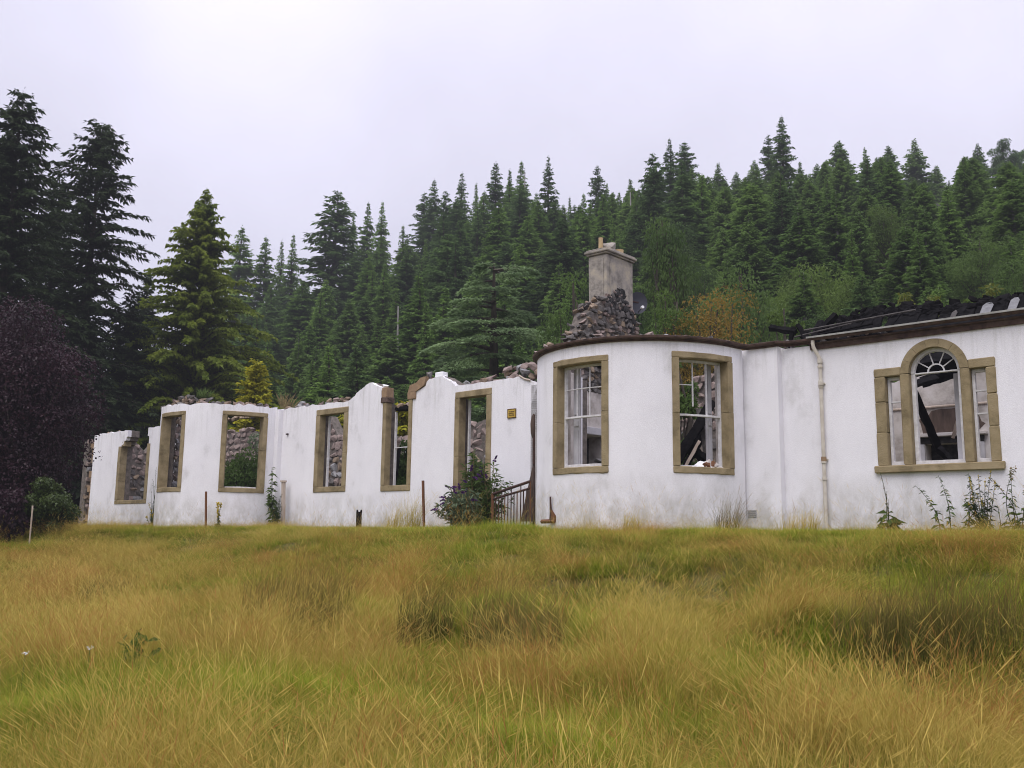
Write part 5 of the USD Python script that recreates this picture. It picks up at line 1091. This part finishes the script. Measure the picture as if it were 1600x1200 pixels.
for k, (px, py1, lab) in enumerate(((1134, 778, "tall dry grass tuft against the pier right of the bow"), (985, 797, "thin dry stalks at the foot of the right bow"), (640, 770, "dry grass clump under the right of the gap"), (612, 790, "short dry grass clump under the gap window"), (1262, 795, "dry stalks at the foot of the downpipe"), (1232, 800, "low dry stalks left of the downpipe"))):
    tuft_at(lab, px, py1, {985: 3.6, 1134: 2.4}.get(px, 0.9), 31 + 2 * k if k != 0 else 30)

def buddleia(label, px, py0, py1, n, seed, wide, stems):
    rg = np.random.default_rng(seed); a, b = on_facade(px, py0, n), on_facade(px, py1, n); base = W(*a); base[2] = -0.05; hgt = b[2] + 0.05
    t = thing("buddleia", label, "shrub", base); st, lv, fl_ = MB(), MB(), MB()
    for k in range(stems):
        a_ = rg.uniform(-1, 1); hk = hgt * rg.uniform(0.5, 1.0) * (1 - 0.28 * abs(a_)); end = T * a_ * wide + N * rg.uniform(-.3, .6) * wide * .6 + UP * hk
        q = np.linspace(0, 1, 8)[:, None]; c = end * np.array([1, 1, 0]) * q ** 1.6 + UP * hk * q; st.add(*tube(c, np.linspace(0.02, 0.005, 8), 4, False))
        m = 50; s = rg.uniform(0.15, 1, m); at = np.stack([np.interp(s, q[:, 0], c[:, j]) for j in range(3)], 1); d = unit(rg.normal(0, 1, (m, 3)) * [1, 1, .5] + end * .25)
        L = rg.uniform(0.12, 0.27, m); lv.add(*kites(at, d, unit(np.cross(d, UP + rg.normal(0, .4, (m, 3)))), L, L * .28, 0.3))
        if k % 3 == 0:
            dr = unit(c[-1] - c[-2] + T * a_ * .4); m = 60; s = rg.uniform(0, 0.26, m)[:, None]; at = c[-1] + dr * s - UP * s ** 2 * 1.2; d = unit(rg.normal(0, 1, (m, 3)) + dr)
            fl_.add(*kites(at, d, unit(np.cross(d, rg.normal(0, 1, (m, 3)))), 0.06 * (1.2 - s[:, 0] * 3), 0.04 * np.ones(m)))
    obj("stem", st.mesh(), L_DRYW, t); obj("leaves", lv.mesh(), L_SILVER if seed < 73 else L_WEED, t); obj("flowers", fl_.mesh(), L_PURPLE, t, kind="stuff")
buddleia("low spreading buddleia with purple spikes and silvery leaves left of the handrail", 722, 815, 748, 1.9, 71, 0.85, 36)
buddleia("tall buddleia with purple spikes growing up the right jamb of the tall doorway", 764, 815, 712, 0.9, 73, 0.75, 22)
buddleia("dense green buddleia in front of the tall doorway", 738, 815, 700, 0.8, 74, 0.5, 26)
# weeds on the wall heads
for k, (px, py0, py1, leaf, lab) in enumerate(((447, 640, 605, L_DRYW, "dry grass sprouting on the wall head right of the left bow"), (505, 632, 612, L_WEED, "green grass tuft on the wall head above the narrow middle window"), (318, 622, 600, L_WEED, "green tuft on top of the rubble over the left bow"))):
    rg = np.random.default_rng(80 + k); a = on_facade(px, py0, -0.25 if px > 400 else 2.3); base = W(*a); t = thing("wall_top_tuft", lab, "grass tuft", base); hk = W(*on_facade(px, py1, -0.25 if px > 400 else 2.3))[2] - base[2]
    m = 46; d = unit(np.stack([rg.normal(0, .35, m), rg.normal(0, .35, m), np.ones(m)], 1)); obj("blades", kites(rg.normal(0, .12, (m, 3)) * [1, 1, .1], d, unit(np.cross(d, rg.normal(0, 1, (m, 3)))), hk * rg.uniform(.5, 1.1, m), np.full(m, 0.03), 0.15), leaf, t)

# ------------------------------------------------------------------ the meadow
def scatter(name, label, cat, specs, pts, kinds, scl, rots, mats):
    """one PointInstancer: nobody could count these blades"""
    pi = UsdGeom.PointInstancer.Define(stage, "/World/" + name); tag(pi, label, cat, kind="stuff"); paths = []
    for k, (sp, mt) in enumerate(zip(specs, mats)):
        v, f, s = tuft(**sp); m = usdkit.mesh(stage, f"/World/{name}/tuft_{k:03d}", (v, f), mt, uv=s); m.CreateDoubleSidedAttr(True); paths.append(m.GetPath())
    pi.CreatePrototypesRel().SetTargets(paths)
    pi.CreatePositionsAttr(Vt.Vec3fArray.FromNumpy(np.asarray(pts, np.float32))); pi.CreateProtoIndicesAttr(Vt.IntArray.FromNumpy(np.asarray(kinds, np.int32)))
    sc = np.asarray(scl, np.float32); pi.CreateScalesAttr(Vt.Vec3fArray.FromNumpy(sc if sc.ndim == 2 else np.repeat(sc[:, None], 3, 1)))
    h = np.asarray(rots) / 2; pi.CreateOrientationsAttr(Vt.QuathArray([Gf.Quath(float(c), 0, 0, float(s)) for c, s in zip(np.cos(h), np.sin(h))]))
rgg = np.random.default_rng(900)
# candidates over the field in view and a little beyond it
def field_points(n):
    az = np.radians(rgg.uniform(-33, 33, n)); q = rgg.uniform(0, 1, n)
    f = 0.10 + 0.895 * q ** 0.92                       # along the ray from the eye to the wall
    d = np.stack([np.sin(az), np.cos(az)], 1); wall = (O @ N) / (d @ N[:2]); r = f * wall
    r = r + rgg.normal(0, 0.1, n); P = d * r[:, None]; return P, r
P2, rr_ = field_points(60000)
qn = UN(np.c_[P2, 0 * rr_]); un_, nn_ = qn[:, 0], qn[:, 1]
# keep an even spread: denser near the eye
dens = np.interp(rr_, [4, 8, 14, 25, 45], [70, 52, 34, 22, 15])
area = (np.radians(66) / 60000) * rr_ * ((O @ N) / (unit(P2) @ N[:2])) * 0.9
keep = (rgg.uniform(0, 1, len(P2)) < dens * area) & (nn_ > 0.25) & (rr_ > 3.2)
bowd = np.minimum(np.hypot(un_ - 4.82, nn_ - .39) - 2.75, np.hypot(un_ + 14.2, nn_ - .2) - 2.72); keep &= bowd > 0.08
P2, rr_, un_, nn_ = P2[keep], rr_[keep], un_[keep], nn_[keep]
pz = ground_z(P2[:, 0], P2[:, 1]); P3 = np.c_[P2, pz]
A_ = fbm(np.c_[P2 * 0.55, 0 * rr_], 3, 21); B_ = fbm(np.c_[P2 * 0.8, 0 * rr_ + 7], 3, 22); C_ = noise(np.c_[P2 * 1.7, 0 * rr_ + 3], 23)
near_wall = smooth(5.5, 3.0, nn_); mid = smooth(4.0, 6.0, nn_) * smooth(13, 9, nn_); hollow = np.exp(-((un_ - 10.2) / 2.4) ** 2 - ((nn_ - 8.6) / 1.6) ** 2)
leftdry = smooth(-2, -14, un_)
green_p = np.clip(0.58 + 2.6 * (A_ - 0.5) + 0.45 * near_wall + 0.9 * hollow - 0.25 * leftdry - 0.16 * smooth(10.5, 14, nn_), 0.05, 0.97)
red_p = np.clip(0.24 + 2.4 * (B_ - 0.52) + 0.25 * mid, 0.0, 0.8)
uu_ = rgg.uniform(0, 1, len(P2)); vv_ = rgg.uniform(0, 1, len(P2))
kind = np.where(uu_ < green_p, 0, np.where(vv_ < red_p, 2, 1))
var = rgg.integers(0, 3, len(P2)); protos = kind * 3 + var
tall = np.interp(nn_, [0.3, 1.5, 4, 6, 9, 14, 20], [0.42, 0.36, 0.42, 0.62, 0.80, 1.0, 1.1]) * (0.45 + 1.15 * C_ ** 1.5) * (1 - 0.45 * hollow) * (1 + 0.9 * np.clip(noise(np.c_[P2 * 1.3, 0 * rr_ + 11], 41) - 0.55, 0, 1) * 2 * smooth(1.6, 0.5, np.minimum(nn_, np.maximum(bowd[keep], 0))))
wide_ = np.clip(0.6 + 0.4 * tall, 0.7, 1.0); far_ = np.interp(rr_, [9, 22, 40], [1.0, 1.35, 1.7]); scl = np.c_[wide_ * far_, wide_ * far_, np.minimum(tall, 1.25)] * rgg.uniform(0.8, 1.2, len(P2))[:, None]
flow = 9 * fbm(np.c_[P2 * 0.16, 0 * rr_], 2, 31) + rgg.normal(0, 1.3, len(P2))
specs = [dict(seed=1, blades=75, hgt=0.34, spread=0.18, wid=0.00495, lean=0.9), dict(seed=2, blades=80, hgt=0.28, spread=0.2, wid=0.00528, lean=1.1), dict(seed=3, blades=67, hgt=0.44, spread=0.17, wid=0.00462, lean=0.8),
         dict(seed=4, blades=65, hgt=0.60, spread=0.17, wid=0.00290, lean=0.6, seeds=0.35), dict(seed=5, blades=70, hgt=0.50, spread=0.2, wid=0.00330, lean=0.95, seeds=0.2), dict(seed=6, blades=57, hgt=0.72, spread=0.15, wid=0.00264, lean=0.5, seeds=0.4),
         dict(seed=7, blades=62, hgt=0.50, spread=0.17, wid=0.00277, lean=0.6, seeds=0.8), dict(seed=8, blades=65, hgt=0.44, spread=0.19, wid=0.00297, lean=0.85, seeds=0.7), dict(seed=9, blades=55, hgt=0.58, spread=0.16, wid=0.00264, lean=0.5, seeds=0.9)]
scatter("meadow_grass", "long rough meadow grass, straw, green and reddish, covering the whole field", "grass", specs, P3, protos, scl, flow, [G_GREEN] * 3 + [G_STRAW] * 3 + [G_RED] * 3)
# an under-storey of short green grass that closes the sward
m2 = rgg.uniform(0, 1, len(P2)) < 0.75
off = rgg.normal(0, 0.18, (m2.sum(), 2)); Q2 = P2[m2] + off; qz = ground_z(Q2[:, 0], Q2[:, 1])
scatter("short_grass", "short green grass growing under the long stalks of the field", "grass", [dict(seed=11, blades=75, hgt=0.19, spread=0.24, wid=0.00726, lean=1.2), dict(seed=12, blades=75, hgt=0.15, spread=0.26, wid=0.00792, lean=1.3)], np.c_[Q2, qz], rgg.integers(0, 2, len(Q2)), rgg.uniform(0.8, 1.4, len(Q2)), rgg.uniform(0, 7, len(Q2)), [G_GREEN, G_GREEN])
print("tufts", len(P2), len(Q2))
# tall single stalks standing above the rest
m3 = rgg.uniform(0, 1, len(P2)) < 0.16 * smooth(3.5, 6, nn_) * (0.4 + 1.2 * C_); R2 = P2[m3] + rgg.normal(0, 0.2, (m3.sum(), 2))
scatter("tall_stalks", "tall pale flowering grass stalks standing above the meadow", "grass", [dict(seed=21, blades=9, hgt=0.95, spread=0.22, wid=0.00224, lean=0.35, seeds=1.0, segs=4), dict(seed=22, blades=7, hgt=0.85, spread=0.3, wid=0.00224, lean=0.55, seeds=1.0, segs=4), dict(seed=23, blades=9, hgt=0.8, spread=0.22, wid=0.00224, lean=0.4, seeds=1.0, segs=4)],
        np.c_[R2, ground_z(R2[:, 0], R2[:, 1])], rgg.integers(0, 3, len(R2)), rgg.uniform(0.7, 1.15, len(R2)), flow[m3], [G_STRAW, G_STRAW, G_RED])
# rushes: dark upright clumps, each a thing
for k, (px, py, r_, hgt, lab) in enumerate(((490, 1000, 0.42, 1.0, "big dark rush clump in the left middle of the field"), (415, 975, 0.36, 0.78, "brownish rush clump beside the big one on the left"), (765, 1030, 0.36, 0.95, "rush clump in the middle of the field"), (660, 1010, 0.34, 0.75, "thin rush clump left of the middle one"), (830, 1035, 0.3, 0.8, "rush clump touching the right of the middle one"),
                                           (1440, 1045, 0.50, 0.85, "widest dark rush clump at the right of the field"), (1530, 1020, 0.55, 0.8, "rush clump at the right edge behind the widest one"), (40, 935, 0.7, 0.7, "dark rush patch at the left edge of the field"), (160, 945, 0.5, 0.6, "brown rush patch right of the one at the left edge"), (1360, 1020, 0.4, 0.6, "small rush clump left of the widest one"))):
    P = ground_at(px, py); v, f, s = tuft(700 + k, int(620 * r_ / 0.45), hgt, r_, 0.0075, 0.30, seeds=0.25)
    t = thing("rush_clump", lab, "rushes", P); obj("stems", (v, f), G_RUSH, t, uv=s)
# a few loose things in the grass
for k, (px, py, lab) in enumerate(((133, 1085, "small white flower heads low in the grass at the left"), (31, 1094, "single white flower head at the left edge of the field"))):
    P = ground_at(px, py); rg = np.random.default_rng(k); t = thing("white_flower", lab, "flower", P + [0, 0, 0.0])
    hh = 0.42; obj("stem", tube(np.array([[0, 0, 0], [0.01, 0, hh]]), 0.004, 4), L_WEED, t)
    m = 16 if k == 0 else 8; d = unit(rg.normal(0, 1, (m, 3)) + UP * .3); obj("petals", kites(np.tile([0.01, 0, hh], (m, 1)) + rg.normal(0, .012, (m, 3)), d, unit(np.cross(d, rg.normal(0, 1, (m, 3)))), np.full(m, 0.018), np.full(m, 0.014)), WHITE, t)
weedP = ground_at(207, 1070); t = thing("dock_plant", "dark green leafy dock plant in the grass at the lower left", "plant", weedP)
rg = np.random.default_rng(3); m = 60; d = unit(np.c_[rg.normal(0, .7, m), rg.normal(0, .7, m), rg.uniform(.3, 1.2, m)]); obj("leaves", kites(np.c_[rg.normal(0, .1, (m, 2)), rg.uniform(.1, .45, m)], d, unit(np.cross(d, rg.normal(0, 1, (m, 3)))), rg.uniform(.12, .22, m), rg.uniform(.04, .07, m), .2), L_BROAD2, t)
